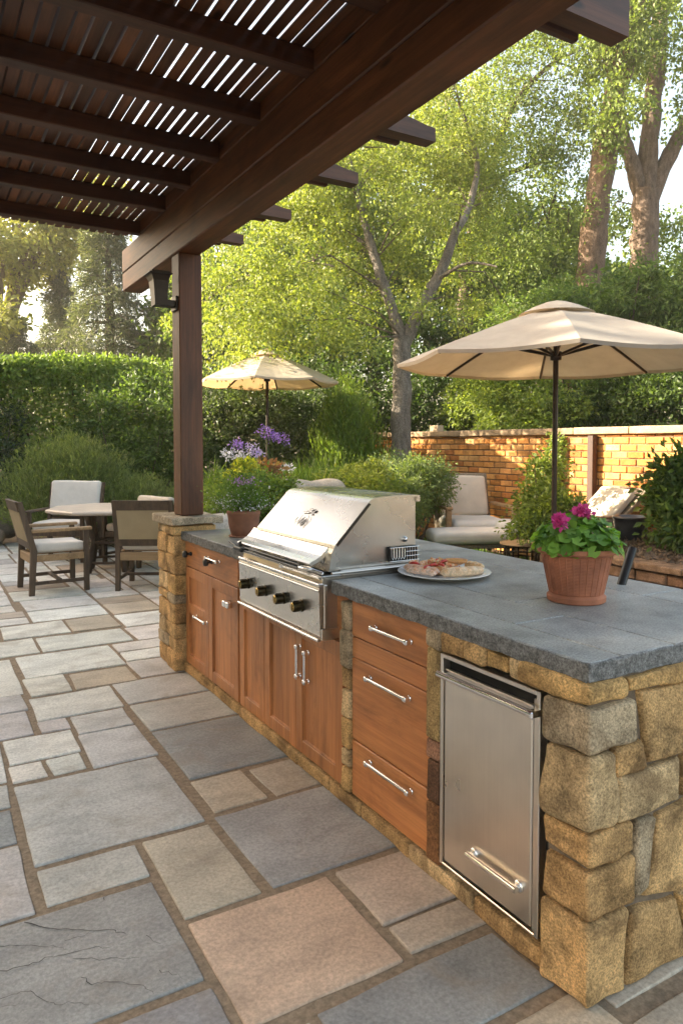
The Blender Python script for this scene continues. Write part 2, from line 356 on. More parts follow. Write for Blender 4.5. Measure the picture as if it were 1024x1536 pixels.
for i, (k, a, b, d, e) in enumerate(fill_stones(STONES, -6.5, 3.4, -.6, 12.0)):
    t = np.array(PAL[k]) * random.uniform(.88, 1.12) * np.array([1 + random.uniform(-.04, .05), 1, 1 + random.uniform(-.05, .03)])
    j = lambda: random.uniform(-.006, .006)
    q = np.array([[a + j(), d + j()], [b + j(), d + j()], [b + j(), e + j()], [a + j(), e + j()]])
    def wp(U, q=q, z1=random.uniform(-.002, .002)):
        u, v = (U[:, :1] + 1) / 2, (U[:, 1:2] + 1) / 2
        P = (1 - u) * (1 - v) * q[0] + u * (1 - v) * q[1] + u * v * q[2] + (1 - u) * v * q[3]
        return np.concatenate([P, -.02 + (U[:, 2:] * .02) + z1], 1)
    near = a < 2.4 and b > -.2 and e > 1 and d < 6.5
    mb.rbox(a, b, d, e, -.04, 0, r=.005, n=8 if near else 2, amp=.0022 if near else 0, freq=14, seed=i, tint=t, warp=wp, smooth=near)
patio = mb.build('patio', M['flag'], kind='structure')
mb = MB(); mb.box(-6.5, 3.4, -.6, 12.0, -.08, -.008, .002)
mb.build('patio_mortar', M['mortar'], kind='structure')
# cracks in the large dark stone
mb = MB()
def crack(pts, w=.0035, f=1.35):
    P = np.array([at(x * .4883, 1180 + y * .4883, 1) for x, y in pts]); P = C0 + (P - C0) * (HC / (HC - P[:, 2]))[:, None]
    Q = [P[0]]
    for a, b in zip(P[:-1], P[1:]):
        for t in np.linspace(0, 1, 5)[1:]: Q.append(a + (b - a) * t + np.append(RNG.normal(size=2) * .0035, 0) * (t < 1))
    Q = np.array(Q); Q[:, 2] = .0022; T = np.gradient(Q, axis=0); n = np.stack([-T[:, 1], T[:, 0], T[:, 2] * 0], 1); n /= np.linalg.norm(n, axis=1, keepdims=True)
    k = np.linspace(1, .25, len(Q))[:, None] * w * f * RNG.uniform(.4, 1.0, (len(Q), 1)) * .5
    V = np.concatenate([Q + n * k, Q - n * k]); m = len(Q); I = np.arange(m - 1); mb.add(V, np.stack([I + m, I + m + 1, I + 1, I], 1))
crack([(75, 418), (165, 438), (240, 440), (345, 440), (385, 452), (450, 458), (500, 492), (580, 500)])
crack([(0, 492), (70, 490), (165, 490), (210, 505)], .0025); crack([(0, 568), (90, 550), (150, 525), (210, 515), (300, 492), (338, 498)])
crack([(200, 475), (260, 460), (282, 446)], .002); crack([(225, 530), (340, 528), (420, 526), (480, 530)], .002)
crack([(250, 588), (300, 604), (350, 602), (440, 612), (472, 640)], .0028); crack([(0, 655), (40, 640), (95, 630), (130, 655), (170, 672), (250, 665), (310, 675)], .0028)
crack([(490, 565), (540, 580), (570, 594)], .0015); crack([(318, 350), (330, 335), (370, 318)], .0025); crack([(0, 680), (60, 668), (80, 655)], .0015)
mb.build('patio_cracks', M['crack'], kind='structure')

# ------------------------------------------------------------------ kitchen island
island = thing('kitchen_island', 'long outdoor kitchen counter with cedar doors, golden stone end and grey granite top', 'kitchen island', (2.0, 2.9, 0))
FX = 1.50
SANDS = [(.6, .385, .175), (.52, .32, .14), (.64, .46, .25), (.46, .29, .13), (.56, .4, .215), (.46, .36, .235), (.62, .39, .16)]
sand = lambda f=1.0: np.array(random.choice(SANDS)) * random.uniform(.85, 1.12) * f
mb = MB(); sd = [0]
def rock(x0, x1, y0, y1, z0, z1, r=.03, amp=.006, t=None, n=6, warp=None):
    sd[0] += 1; mb.rbox(x0, x1, y0, y1, z0, z1, r, n, amp, 17, sd[0], sand() if t is None else t, warp)
# corner stones (z levels read off the corner edge)
for z0, z1, xr, yl, c in [(.242, .375, 1.655, 1.402, 1), (.0, .236, 1.632, 1.405, 0), (.384, .474, 1.655, 1.40, 1), (.481, .678, 1.575, 1.402, 4), (.684, .806, 1.665, 1.402, 5)]:
    rock(1.463, xr, 1.232, yl, z0, z1, .018, .006, np.array(SANDS[c]) * random.uniform(.9, 1.05), 9)
rock(1.462, 1.62, 1.236, 1.50, .812, .868, .02, .005, sand(1.05), 7)
def face_stone(q, c, dep=.1):
    q = np.array(q); q = q + np.sign(q - q.mean(0)) * .007; q[:, 1] = np.clip(q[:, 1], .002, .868)
    def wp(U):
        u, v = (U[:, :1] + 1) / 2, (U[:, 2:] + 1) / 2
        P = (1 - u) * (1 - v) * q[0] + u * (1 - v) * q[1] + u * v * q[2] + (1 - u) * v * q[3]
        e = np.maximum(np.abs(U[:, :1]), np.abs(U[:, 2:])); bulge = np.where(U[:, 1:2] < 0, .003 * (1 - e ** 4) + .018 * (1 - e ** 24), 0)
        return np.concatenate([P[:, :1], 1.26 + dep / 2 * (U[:, 1:2] + 1) - bulge, P[:, 1:]], 1)
    w = q[:, 0].max() - q[:, 0].min(); h = q[:, 1].max() - q[:, 1].min()
    rock(0, w, 0, dep, 0, h, .013, .006, np.array(SANDS[c]) * random.uniform(.9, 1.1), 10, wp)
# end wall stones: quads as (x,z) lower-left, lower-right, upper-right, upper-left
for q, c in [([(1.635, .825), (1.95, .82), (1.95, .868), (1.628, .868)], 6), ([(1.72, .617), (2.0, .605), (1.98, .812), (1.681, .812)], 0), ([(1.585, .604), (1.705, .606), (1.672, .675), (1.58, .672)], 1),
             ([(1.59, .482), (1.86, .47), (1.85, .595), (1.60, .588)], 2), ([(1.67, .26), (1.70, .27), (1.755, .445), (1.672, .47)], 5), ([(1.715, .235), (1.95, .2), (1.94, .455), (1.77, .45)], 0),
             ([(1.645, .004), (1.90, .004), (1.852, .185), (1.66, .205)], 3), ([(1.87, .19), (2.2, .19), (2.2, .21), (1.87, .2)], 4), ([(1.92, .004), (2.2, .004), (2.2, .18), (1.875, .18)], 6),
             ([(1.885, .48), (2.2, .48), (2.2, .59), (1.875, .59)], 3), ([(1.97, .22), (2.3, .22), (2.3, .46), (1.96, .455)], 1), ([(2.02, .61), (2.35, .61), (2.35, .8), (2.0, .8)], 2), ([(1.97, .82), (2.35, .81), (2.35, .868), (1.97, .868)], 0),
             ([(2.22, .004), (2.48, .004), (2.48, .2), (2.22, .2)], 0), ([(2.22, .48), (2.48, .48), (2.48, .595), (2.22, .595)], 6), ([(2.32, .22), (2.48, .22), (2.48, .46), (2.32, .46)], 3), ([(2.37, .61), (2.48, .61), (2.48, .868), (2.37, .868)], 5)]:
    face_stone(q, c)
# band over the refrigerator, strips between cabinets, plinth
for a, b in [(1.415, 1.545), (1.55, 1.65), (1.655, 1.745), (1.75, 1.86), (1.865, 1.945)]: rock(1.476, 1.6, a, b, .806 + random.uniform(-.004, .004), .868, .012, .004, sand(1.05), 4)
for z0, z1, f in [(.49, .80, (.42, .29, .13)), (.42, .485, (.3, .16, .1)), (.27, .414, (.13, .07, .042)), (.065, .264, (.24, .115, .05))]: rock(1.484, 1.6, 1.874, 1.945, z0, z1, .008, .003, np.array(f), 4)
z = .065
for h in (.1, .075, .13, .12, .09, .15, .12): rock(1.486, 1.6, 2.462, 2.53, z, min(z + h - .004, .868), .01, .004, sand(), 4); z += h
y = 1.41
while y < 4.56:
    w = random.uniform(.22, .4); rock(1.488, 1.62, y, min(y + w, 4.56) - .005, .0, .057, .009, .003, sand(.95), 4); y += w
# back and far faces in coursed stone
for side in range(2):
    z = .0
    while z < .86:
        h = min(random.uniform(.1, .18), .868 - z); y = 1.27
        if side == 0:
            while y < 4.55: w = random.uniform(.2, .4); rock(2.44, 2.53, y, min(y + w, 4.58) - .008, z, z + h - .008, .02, .004, None, 3); y += w
        z += h
mb.build('stone_veneer', M['stone'], island)
mb = MB(); mb.box(1.492, 2.47, 1.266, 1.40, .002, .868, .004); mb.box(1.53, 2.47, 1.41, 4.56, .012, .868, .004)
mb.build('mortar_core', M['grout'], island)
# granite top: slabs with fine seams
mb = MB(); me_ = MB()
def slab(x0, x1, y0, y1, front=False, near=False):
    t = np.array((.29, .295, .285)) * random.uniform(.93, 1.07)
    mb.box(x0, x1, y0, y1, .87, .92, .004, t)
g = .0016
slab(1.484, 1.62 - g, 1.262, 2.60 if False else 2.60, 1); slab(1.62 + g, 1.845 - g, 1.262, 1.664 - g); slab(1.62 + g, 1.845 - g, 1.664 + g, 2.60)
slab(1.845 + g, 2.34 - g, 1.262, 1.9 - g); slab(1.845 + g, 2.34 - g, 1.9 + g, 2.60); slab(2.34 + g, 2.58, 1.262, 1.74 - g); slab(2.34 + g, 2.58, 1.74 + g, 3.0); slab(2.04, 2.34 - g, 2.603, 3.46); slab(2.34 + g, 2.58, 3.003, 4.57)
slab(1.484, 1.80 - g, 3.463, 4.565); slab(1.80 + g, 2.34 - g, 3.463, 4.565)
top = mb.build('countertop', M['gran'], island)
mb = MB()
def edge(x0, x1, y0, y1, ax):
    sd[0] += 1; L = max(x1 - x0, y1 - y0); mb.rbox(x0, x1, y0, y1, .868, .9195, .004, 60 if L > .5 else 20, .002, 60, sd[0], np.array((.22, .22, .215)))
for e_ in ((1.478, 1.486, 1.262, 2.598, 1), (1.478, 1.486, 3.466, 4.563, 1), (1.48, 2.578, 1.254, 1.2635, 0)): mb = MB(); edge(*e_); mb.build('split_edge', M['granedge'], top)

def pull(y0, y1, z, x, parent, r=.0075, so=.02, vert=None, drop=0):
    m = MB(); k_ = .973; y0, y1, z = y0 * k_, y1 * k_, HC - (HC - z) * k_
    if vert:
        a, b = (HC - (HC - q) * k_ for q in vert); yy = y0
        m.rod((x - so, yy, a - .012), (x - so, yy, b + .012), r)
        for q in (a, b): m.rod((x, yy, q), (x - so, yy, q), r * 1.25); m.lathe([(0, 0), (.012, 0), (.012, .004), (.007, .008), (0, .008)], 12, M=rot('Y', -math.pi / 2), c=(x, yy, q)); m.rbox(x - so - r * 1.5, x - so + r * 1.5, yy - r * 1.5, yy + r * 1.5, q - r * 1.5, q + r * 1.5, .008, 2)
    else:
        z1 = z + drop
        m.rod((x - so, y0 - .012, z), (x - so, y1 + .012, z1), r)
        for q, zz in ((y0, z), (y1, z1)): m.rod((x, q, zz), (x - so, q, zz), r * 1.25); m.lathe([(0, 0), (.012, 0), (.012, .004), (.007, .008), (0, .008)], 12, M=rot('Y', -math.pi / 2), c=(x, q, zz)); m.rbox(x - so - r * 1.5, x - so + r * 1.5, q - r * 1.5, q + r * 1.5, zz - r * 1.5, zz + r * 1.5, .008, 2)
    return m.build('handle', M['chrome'], parent)
def shaker(name, y0, y1, z0, z1, rails=(), st=.062, label=None, x=None):
    x = FX if x is None else x; g = .0018; y0 += g; y1 -= g; z0 += g; z1 -= g; m = MB(); T = lambda: np.array((1, 1, 1)) * random.uniform(.84, 1.12)
    m.box(x, x + .022, y0, y0 + st, z0, z1, .002, T()); m.box(x, x + .022, y1 - st, y1, z0, z1, .002, T())
    zs = [z0 + st * .5] + list(rails) + [z1 - st * .5]
    for q in zs: m.box(x + .0006, x + .022, y0 + st, y1 - st, q - st * .5, q + st * .5, .002, T())
    m.box(x + .012, x + .02, y0 + st - .004, y1 - st + .004, z0 + st - .004, z1 - st + .004, .001, T())
    for a, b in zip(zs[:-1], zs[1:]):
        a += st * .5; b -= st * .5     # bead round the panel
        for k0, k1, l0, l1 in ((y0 + st, y0 + st + .006, a, b), (y1 - st - .006, y1 - st, a, b), (y0 + st + .006, y1 - st - .006, a, a + .006), (y0 + st + .006, y1 - st - .006, b - .006, b)): m.box(x + .007, x + .014, k0, k1, l0, l1, .002)
    return m.build(name, M['cedarZ'], island, label)
def slabfront(name, y0, y1, z0, z1, label=None):
    g = .0018; m = MB(); m.box(FX, FX + .022, y0 + g, y1 - g, z0 + g, z1 - g, .003, np.array((1, 1, 1)) * random.uniform(.88, 1.1)); return m.build(name, M['cedarY'], island, label)
# cedar carcass face
mb = MB()
for a, b in ((2.53, 3.655), (3.655, 4.55), (1.945, 2.462)): mb.box(FX + .0235, FX + .04, a, b, .06, .868, .001)
mb.build('cabinet_face', M['cedarY'], island)
# three drawers
d = slabfront('drawer', 1.947, 2.46, .715, .866); pull(2.114, 2.346, .767, FX, d)
mb = MB(); mb.box(FX + .001, FX + .02, 1.949, 2.458, .632, .712, .002); mb.build('drawer_rail', M['cedarY'], island)
d = slabfront('drawer', 1.947, 2.46, .295, .63); pull(2.121, 2.384, .555, FX, d)
d = slabfront('drawer', 1.947, 2.46, .062, .292); pull(2.106, 2.383, .212, FX, d)
# doors under the grill
d = shaker('door', 2.533, 2.965, .062, .665, label='cedar door with an upright pull at its far stile'); pull(2.915, 0, 0, FX, d, vert=(.39, .525))
d = shaker('door', 2.965, 3.315, .062, .665, label='cedar door with an upright pull at its near stile'); pull(2.995, 0, 0, FX, d, vert=(.395, .535))
d = shaker('door', 3.315, 3.64, .062, .665, label='plain cedar door without a pull')
# far cabinet: drawer over two doors
d = slabfront('drawer', 3.655, 4.545, .70, .866, 'wide cedar drawer with twin pull knobs under the far counter')
pull(4.04, 4.22, .788, FX, d, .0075)
for yy in (4.43, 4.05):
    m = MB(); m.lathe([(0, 0), (.013, 0), (.013, .008), (.008, .012), (.008, .026), (.021, .03), (.023, .045), (.018, .055), (0, .056)], 18, M=rot('Y', -math.pi / 2), c=(FX, yy, .79)); m.build('knob', M['black'], d)
d = shaker('door', 3.66, 4.125, .062, .698, label='tall cedar door with one panel and a short pull'); pull(3.82, 3.87, .575, FX, d, .012, .03)
d = shaker('door', 4.125, 4.545, .062, .698, (.43,), label='tall cedar door divided into two panels by a middle rail'); pull(4.26, 4.45, .375, FX, d)

# ------------------------------------------------------------------ refrigerator
fr = thing('outdoor_refrigerator', 'stainless steel built-in refrigerator between the drawers and the stone corner', 'refrigerator', (1.75, 1.64, .06))
mb = MB(); mb.box(1.515, 2.1, 1.412, 1.866, .062, .803, .002); mb.build('cabinet', M['dark'], fr)
mb = MB(); Y0, Y1, Z0, Z1 = 1.424, 1.868, .085, .797
for a, b, c, d in ((Y0, Y0 + .014, Z0, Z1), (Y1 - .014, Y1, Z0, Z1), (Y0 + .014, Y1 - .014, Z0, Z0 + .008), (Y0 + .014, Y1 - .014, Z1 - .014, Z1)): mb.box(1.482, 1.5145, a, b, c, d, .002)
mb.build('frame', M['steelZ'], fr)
mb = MB(); mb.box(1.486, 1.505, 1.456, 1.85, .1, .748, .004); door = mb.build('door', M['steelZ'], fr)
mb = MB(); mb.box(1.488, 1.51, 1.4395, 1.453, .096, .77, .002); mb.build('hinge_rail', M['steelZ'], fr)
m = MB(); m.rod((1.455, 1.425, .738), (1.455, 1.845, .738), .011, 16); m.box(1.445, 1.49, 1.418, 1.442, .727, .748, .004); m.box(1.447, 1.487, 1.825, 1.842, .729, .7465, .004); m.build('handle', M['chrome'], door, 'long steel bar handle near the top of the door')
m = MB(); m.rod((1.463, 1.49, .2), (1.463, 1.705, .2), .0105, 16)
for yy in (1.50, 1.695): m.rod((1.486, yy, .2), (1.463, yy, .2), .009, 12); m.lathe([(0, 0), (.018, 0), (.018, .005), (.01, .009), (0, .009)], 16, M=rot('Y', -math.pi / 2), c=(1.486, yy, .2))
m.build('handle', M['chrome'], door, 'short bar handle low on the door')

# ------------------------------------------------------------------ grill
gr = thing('gas_grill', 'stainless steel gas grill with a closed slanted hood set into the counter', 'grill', (1.7, 3.05, .66))
GY0, GY1 = 2.606, 3.462
mb = MB(); mb.prism([(.66, 1.462), (.905, 1.449), (.925, 1.455), (.925, 2.03), (.66, 2.03)], 1, GY0 + .012, GY1)   # (z,x)
mb.build('firebox', M['steelX'], gr)
mb = MB(); mb.prism([(.668, 1.444), (.685, 1.434), (.885, 1.428), (.902, 1.436), (.902, 1.452), (.668, 1.46)], 1, GY0, GY1 + .004)
pan = mb.build('control_panel', M['steel'], gr)
mb = MB(); mb.box(1.418, 1.436, GY0 - .004, GY1 + .006, .664, .676, .004); mb.box(1.424, 1.45, GY0 - .004, GY1 + .006, .892, .908, .005); mb.box(1.424, 1.434, GY0, GY1, .872, .88, .003)
mb.build('drip_rail', M['steel'], pan)
mb = MB(); mb.box(1.438, 1.57, GY0 - .006, GY0 + .01, .668, .715, .003); mb.box(1.452, 1.47, GY0 - .003, GY0 + .01, .716, .9, .003); mb.build('end_panel', M['steelZ'], gr)
for yy, ang in ((3.352, .1), (3.143, -.5), (2.946, .3), (2.768, -.3)):
    R = rot('Y', -math.pi / 2 - .03); c = (1.4315, yy, .786)
    m = MB(); m.lathe([(0, 0), (.027, 0), (.0275, .004), (.021, .007)], 20, M=R, c=c); m.lathe([(.0215, .006), (.0215, .012), (.0235, .014), (.0235, .042), (.021, .046), (0, .046)], 24, M=R, c=c)
    for q in range(12):
        a = q * math.pi / 6; m.rod((1.42, yy + .0233 * math.cos(a), .786 + .0233 * math.sin(a)), (1.39, yy + .0233 * math.cos(a), .786 + .0233 * math.sin(a)), .002, 6)
    kn = m.build('knob', M['knob'], gr)
    m = MB(); m.lathe([(0, .0465), (.0195, .0465), (.0195, .0478), (0, .048)], 20, M=R, c=c); m.box(1.379, 1.386, yy - .004, yy + .004, .772, .80, .002); m.build('dial_face', M['gold'], kn)
# cooking deck and hood
mb = MB(); mb.box(1.452, 1.56, GY0 + .02, GY1 - .005, .926, .934, .003); mb.build('front_shelf', M['steel'], gr)
HY0, HY1 = 2.652, 3.435
prof = [(1.51, .975), (1.51, .99), (1.515, 1.02), (1.53, 1.052), (1.70, 1.228), (1.712, 1.238), (1.73, 1.245), (1.83, 1.252), (1.955, 1.25), (1.955, .945), (1.50, .945)]
mb = MB(); mb.prism([(z, x) for x, z in prof], 1, HY0, HY1); hood = mb.build('hood', M['steel'], gr)
lp = [(1.528, 1.049), (1.51, 1.026), (1.49, 1.008), (1.466, .994), (1.44, .984), (1.432, .978)]
mb = MB(); mb.prism([(z, x) for x, z in lp] + [(z - .012, x + .012) for x, z in lp[::-1]], 1, 2.70, 3.50); mb.build('hood_lip', M['steel'], hood)
mb = MB()
outer = [(1.520, 1.046), (1.525, 1.058), (1.694, 1.234), (1.708, 1.246), (1.728, 1.253), (1.83, 1.260), (1.972, 1.257), (1.972, 1.228), (1.955, 1.228)]
inner = [(1.955, 1.2505), (1.83, 1.2525), (1.73, 1.2455), (1.712, 1.2385), (1.70, 1.2285), (1.53, 1.0525), (1.524, 1.046)]
mb.prism([(z, x) for x, z in outer + inner], 1, HY0 - .012, HY1 + .012); mb.build('hood_skin', M['steel'], hood)
mb = MB()   # dark gasket line along the end of the slanted front
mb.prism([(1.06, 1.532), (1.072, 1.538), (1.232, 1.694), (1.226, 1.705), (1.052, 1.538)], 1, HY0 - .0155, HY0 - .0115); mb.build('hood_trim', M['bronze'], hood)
# emblem: small dark winged mark above two strokes of script
n_ = np.array([-.72, 0, .694]); t_ = np.array([0, -1.0, 0]); u_ = np.array([.694, 0, .72]); e0 = np.array([1.606, 3.06, 1.142]) + n_ * .006
E3 = lambda a, b: e0 + t_ * a * 1.3 + u_ * b * 1.3 + n_ * .0015
mb = MB(); rr = random.Random(4)
for q in range(16):
    a = rr.uniform(-.04, .045); b = .028 + rr.uniform(-.012, .013) - abs(a) * .15; k = rr.uniform(.003, .009)
    mb.tube([E3(a - k * 1.6, b - k * .3), E3(a, b + k * .4), E3(a + k * 1.6, b + .2 * k)], [k * .2, k * .55, k * .15], 6, squash=.2)
for s_ in ([(-.045, -.03), (-.035, -.012), (-.03, -.035), (-.02, -.045)], [(-.015, .0), (-.012, -.03), (-.004, -.04), (.006, -.012), (.004, -.045)], [(.012, -.005), (.016, -.04), (.03, -.01), (.028, -.046), (.04, -.02)], [(-.006, -.018), (.02, -.018)], [(.03, .005), (.045, -.012), (.034, -.05)]):
    mb.tube([E3(*p) for p in s_], .0013, 5)
mb.build('emblem', M['bronze'], hood)
mb = MB(); mb.box(1.80, 1.955, HY0 - .022, HY0 - .002, .965, 1.03, .003); vent = mb.build('side_vent', M['dark'], gr)
mb = MB(); zz = [0]
for q in range(5):
    x = 1.812 + q * .015; mb.tube([(x - .006, HY0 - .026, 1.028), (x - .006, HY0 - .028, .985), (x, HY0 - .028, .974), (x + .006, HY0 - .028, .985), (x + .006, HY0 - .026, 1.028)], .0017, 6)
for q in range(5): mb.rod((1.892 + q * .014, HY0 - .026, .968), (1.892 + q * .014, HY0 - .026, 1.028), .0016, 6)
for q in range(4): mb.rod((1.80 if q in (0, 3) else 1.885, HY0 - .026, .967 + q * .02), (1.958, HY0 - .026, .967 + q * .02), .0017, 6)
mb.build('wire_grille', M['chrome'], vent)
mb = MB(); mb.lathe([(0, 0), (.013, 0), (.014, .004), (.008, .009), (.011, .014), (0, .018)], 14, M=rot('X', math.pi / 2), c=(1.893, HY0, 1.06)); mb.build('side_knob', M['chrome'], gr)
mb = MB(); mb.box(1.55, 2.03, 2.618, 2.642, .926, .95, .004); mb.rod((1.49, 2.606, .945), (2.03, 2.606, .945), .006); mb.build('side_rail', M['steelX'], gr)
# lid handle: twin rods with a black end and a steel eye
mb = MB(); mb.rod((1.428, 2.78, .962), (1.428, 3.42, .962), .0055); mb.rod((1.418, 2.78, .950), (1.418, 3.42, .950), .005)
hd = mb.build('lid_handle', M['black'], gr)
mb = MB(); mb.rbox(1.40, 1.45, 3.38, 3.48, .942, .966, .008, 4); mb.rod((1.425, 3.46, .955), (1.44, 3.62, .965), .006); mb.rod((1.425, 3.44, .966), (1.425, 3.44, .988), .008); mb.build('handle_grip', M['black'], hd)
mb = MB(); a = np.linspace(0, 2 * math.pi, 20); mb.tube(np.stack([1.432 + .02 * np.cos(a), 2.73 + .055 * np.sin(a), .957 + 0 * a], 1), .006, 8, False); mb.rod((1.43, 2.68, .957), (1.46, 2.63, .945), .007); mb.build('handle_eye', M['chrome'], hd)
mb = MB(); mb.rod((1.447, 2.625, .925), (1.447, 3.0, .925), .006); mb.rbox(1.438, 1.456, 2.985, 3.015, .915, .937, .006, 3); mb.build('towel_bar', M['chrome'], gr)
# ------------------------------------------------------------------ column, pergola, lantern
colm = thing('stone_column', 'short golden stone column with a slab cap carrying the pergola post', 'column', (1.58, 4.75, 0))
mb = MB(); z = 0.0
while z < .955:
    h = min(random.choice([.06, .075, .085, .1, .13]), .958 - z)
    k = random.uniform(.45, .55) * .35
    rock(1.425 + random.uniform(0, .008), 1.72, 4.56 + random.uniform(0, .008), 4.56 + k, z, z + h - .004, .012, .004, sand(1.0 if z < .3 else 1.1), 4)
    rock(1.425 + random.uniform(0, .008), 1.72, 4.565 + k, 4.93, z, z + h - .004, .012, .004, sand(1.05), 4); z += h
mb.build('shaft', M['stone'], colm)
mb = MB(); mb.rbox(1.40, 1.76, 4.53, 4.96, .96, 1.012, .01, 8, .003, 14, 77, (.52, .43, .31)); mb.build('cap', M['stone'], colm)

perg = thing('pergola', 'dark brown timber pergola with slatted roof over the kitchen', 'pergola', (1.59, 4.74, 1.012))
mb = MB(); mb.box(1.512, 1.668, 4.662, 4.818, 1.012, 2.752, .006); mb.build('post', M['beamZ'], perg)
for z0, z1, e in ((2.75, 2.898, 6.10), (2.901, 3.085, 6.11)):
    mb = MB(); n = 40
    ys = np.linspace(-1.6, e, n)
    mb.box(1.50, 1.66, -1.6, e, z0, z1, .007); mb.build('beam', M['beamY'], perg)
RY = [.55, 1.12, 1.68, 2.23, 2.78, 3.335, 3.89, 4.385, 4.9, 5.545]
for k, y in enumerate(RY):
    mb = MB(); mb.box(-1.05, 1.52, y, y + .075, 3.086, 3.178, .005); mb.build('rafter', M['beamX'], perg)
for a, b in zip(RY[:-1], RY[1:]):
    mb = MB(); mb.box(1.50, 1.545, a + .076, b - .001, 3.087, 3.176, .004); mb.build('blocking', M['beamY'], perg)
for y, xe in ((.75, 2.46), (1.925, 2.444), (3.09, 2.40), (3.825, 2.376), (4.66, 2.335), (5.405, 2.285)):
    mb = MB(); n = 9
    low, up = [], []
    for t in np.linspace(0, 1, n): up.append((3.178 - (.0 if t < .55 else .022 * math.sin((t - .55) / .45 * 1.57)), xe - .0 - (1 - t) * .35))
    poly = [(3.086, 1.60), (3.086, xe)] + [(z, x) for z, x in up[::-1]] + [(3.178, 1.60)]
    if y > 1.5 and y < 2: poly = [(3.086, 1.60), (3.086, xe), (3.27, xe), (3.27, 1.60)]
    mb.prism(poly, 1, y, y + .085); mb.build('rafter_tail', M['beamX'], perg)
    mb = MB(); mb.box(1.60, xe - .14, y + .12, y + .16, 3.087, 3.23, .012); mb.build('rafter_tail', M['beamX'], perg)
x = -.80
while x < 1.49:
    mb = MB(); j = random.uniform(-.003, .003)
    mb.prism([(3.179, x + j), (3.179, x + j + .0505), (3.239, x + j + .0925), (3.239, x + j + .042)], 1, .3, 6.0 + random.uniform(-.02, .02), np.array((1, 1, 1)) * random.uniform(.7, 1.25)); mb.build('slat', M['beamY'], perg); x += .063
mb = MB(); mb.box(-.98, -.82, -1.6, 6.1, 2.75, 3.085, .007); mb.build('beam', M['beamY'], perg)
mb = MB(); mb.box(-.98, -.82, 4.66, 4.82, 0, 2.75, .007); mb.build('post', M['beamZ'], perg)

lan = thing('wall_lantern', 'dark bronze flared wall lantern bracketed to the pergola post', 'lantern', (1.512, 4.74, 2.43))
mb = MB(); mb.box(1.40, 1.512, 4.70, 4.78, 2.398, 2.44, .004); mb.box(1.497, 1.5125, 4.685, 4.795, 2.375, 2.47, .004); mb.build('arm', M['bronze'], lan)
mb = MB(); prof = [(.044, 2.40), (.046, 2.44), (.049, 2.50), (.055, 2.56), (.066, 2.59), (.073, 2.60)]
V = []; cx, cy = 1.41, 4.74
for r, z in prof: V += [(cx - r * 1.1, cy - r, z), (cx + r * .75, cy - r, z), (cx + r * .75, cy + r, z), (cx - r * 1.1, cy + r, z)]
I = np.arange(len(V)).reshape(-1, 4); J = np.roll(I, -1, 1)
mb.add(V, np.stack([I[:-1], J[:-1], J[1:], I[1:]], -1).reshape(-1, 4)); mb.add(V[:4], [[3, 2, 1, 0]]); mb.add(V[-4:], [[0, 1, 2, 3]]); mb.build('shade', M['bronze'], lan)
mb = MB(); mb.box(cx - .09, cx + .062, cy - .08, cy + .08, 2.601, 2.608, .003); mb.box(cx - .07, cx + .05, cy - .06, cy + .06, 2.6085, 2.622, .004); mb.build('cap', M['bronze'], lan)

# ------------------------------------------------------------------ on the counter
def pot_profile(r0, r1, h, lip=.014, lh=.02, wall=.01):
    return [(0, 0), (r0, 0), (r0 + .002, .004), (r0 + (r1 - r0) * .5, h * .5), (r1, h - lh), (r1 + lip, h - lh + .003), (r1 + lip + .003, h - .003), (r1 + lip, h), (r1 - wall + lip * .5, h), (r1 - wall, h - lh), (r1 - wall - .004, h - .03)]
TOPZ = .92
# plate and food
pc = np.array([1.945, 2.43, TOPZ])
pl = thing('serving_plate', 'round white plate of grilled food on the grey counter', 'plate', pc)
mb = MB(); mb.lathe([(0, .003), (.10, .003), (.105, 0), (.115, 0), (.118, .004), (.17, .014), (.198, .022), (.2, .0245), (.197, .026), (.165, .0185), (.118, .009), (0, .008)], 48, c=pc); mb.build('dish', M['china'], pl)
def food(name, label, cat, mat, fn, group=None):
    m = MB(); fn(m); o = m.build(name, M[mat], None, loc=pc); tag(o, label, cat, group); return o
CRx, CRy = CR[:2], _f0[:2]
def pp(a, b, z): return np.array([pc[0] + CRx[0] * a + CRy[0] * b, pc[1] + CRx[1] * a + CRy[1] * b, TOPZ + z])
def sausage(a0, b0, a1, b1, r, z, c0, bow=.02):
    def fn(m):
        t = np.linspace(0, 1, 14); P = np.array([pp(a0 + (a1 - a0) * k, b0 + (b1 - b0) * k + bow * math.sin(k * 3.14), z + .004 * math.sin(k * 3.1)) for k in t])
        R_ = r * 1.0 * np.minimum(1, np.sqrt(np.clip(1 - (2 * t - 1) ** 6, .02, 1))) * (1 + .06 * np.sin(t * 23)); m.tube(P, R_, 14, True)
        T = np.array(c0); k = m.T[0]; q = np.arange(len(k)); top = np.cos((q % 14) * 2 * math.pi / 14 - 1.6)[:, None]; m.T[0] = T * (1 - np.array([.05, .28, .5]) * np.clip(top, 0, 1) * (.5 + .5 * np.sin(q // 14 * 1.9)[:, None]))
    return fn
food('bread_roll', 'long pale grilled roll along the front of the plate', 'bread roll', 'glaze', sausage(-.03, -.1, .165, -.03, .021, .032, (.74, .55, .36), -.025))
food('bread_roll', 'pale roll at the far end of the plate beside the sauce dish', 'bread roll', 'glaze', sausage(.10, .07, .17, .0, .018, .034, (.7, .5, .28)))
food('crab_leg', 'long pale pink crab leg on the left side of the plate', 'crab leg', 'glaze', sausage(-.17, .04, -.03, -.08, .016, .034, (.74, .5, .38), -.015))
food('crab_leg', 'second crab leg lying in front of the first', 'crab leg', 'glaze', sausage(-.165, -.0, -.045, -.105, .013, .028, (.75, .55, .43), -.012))
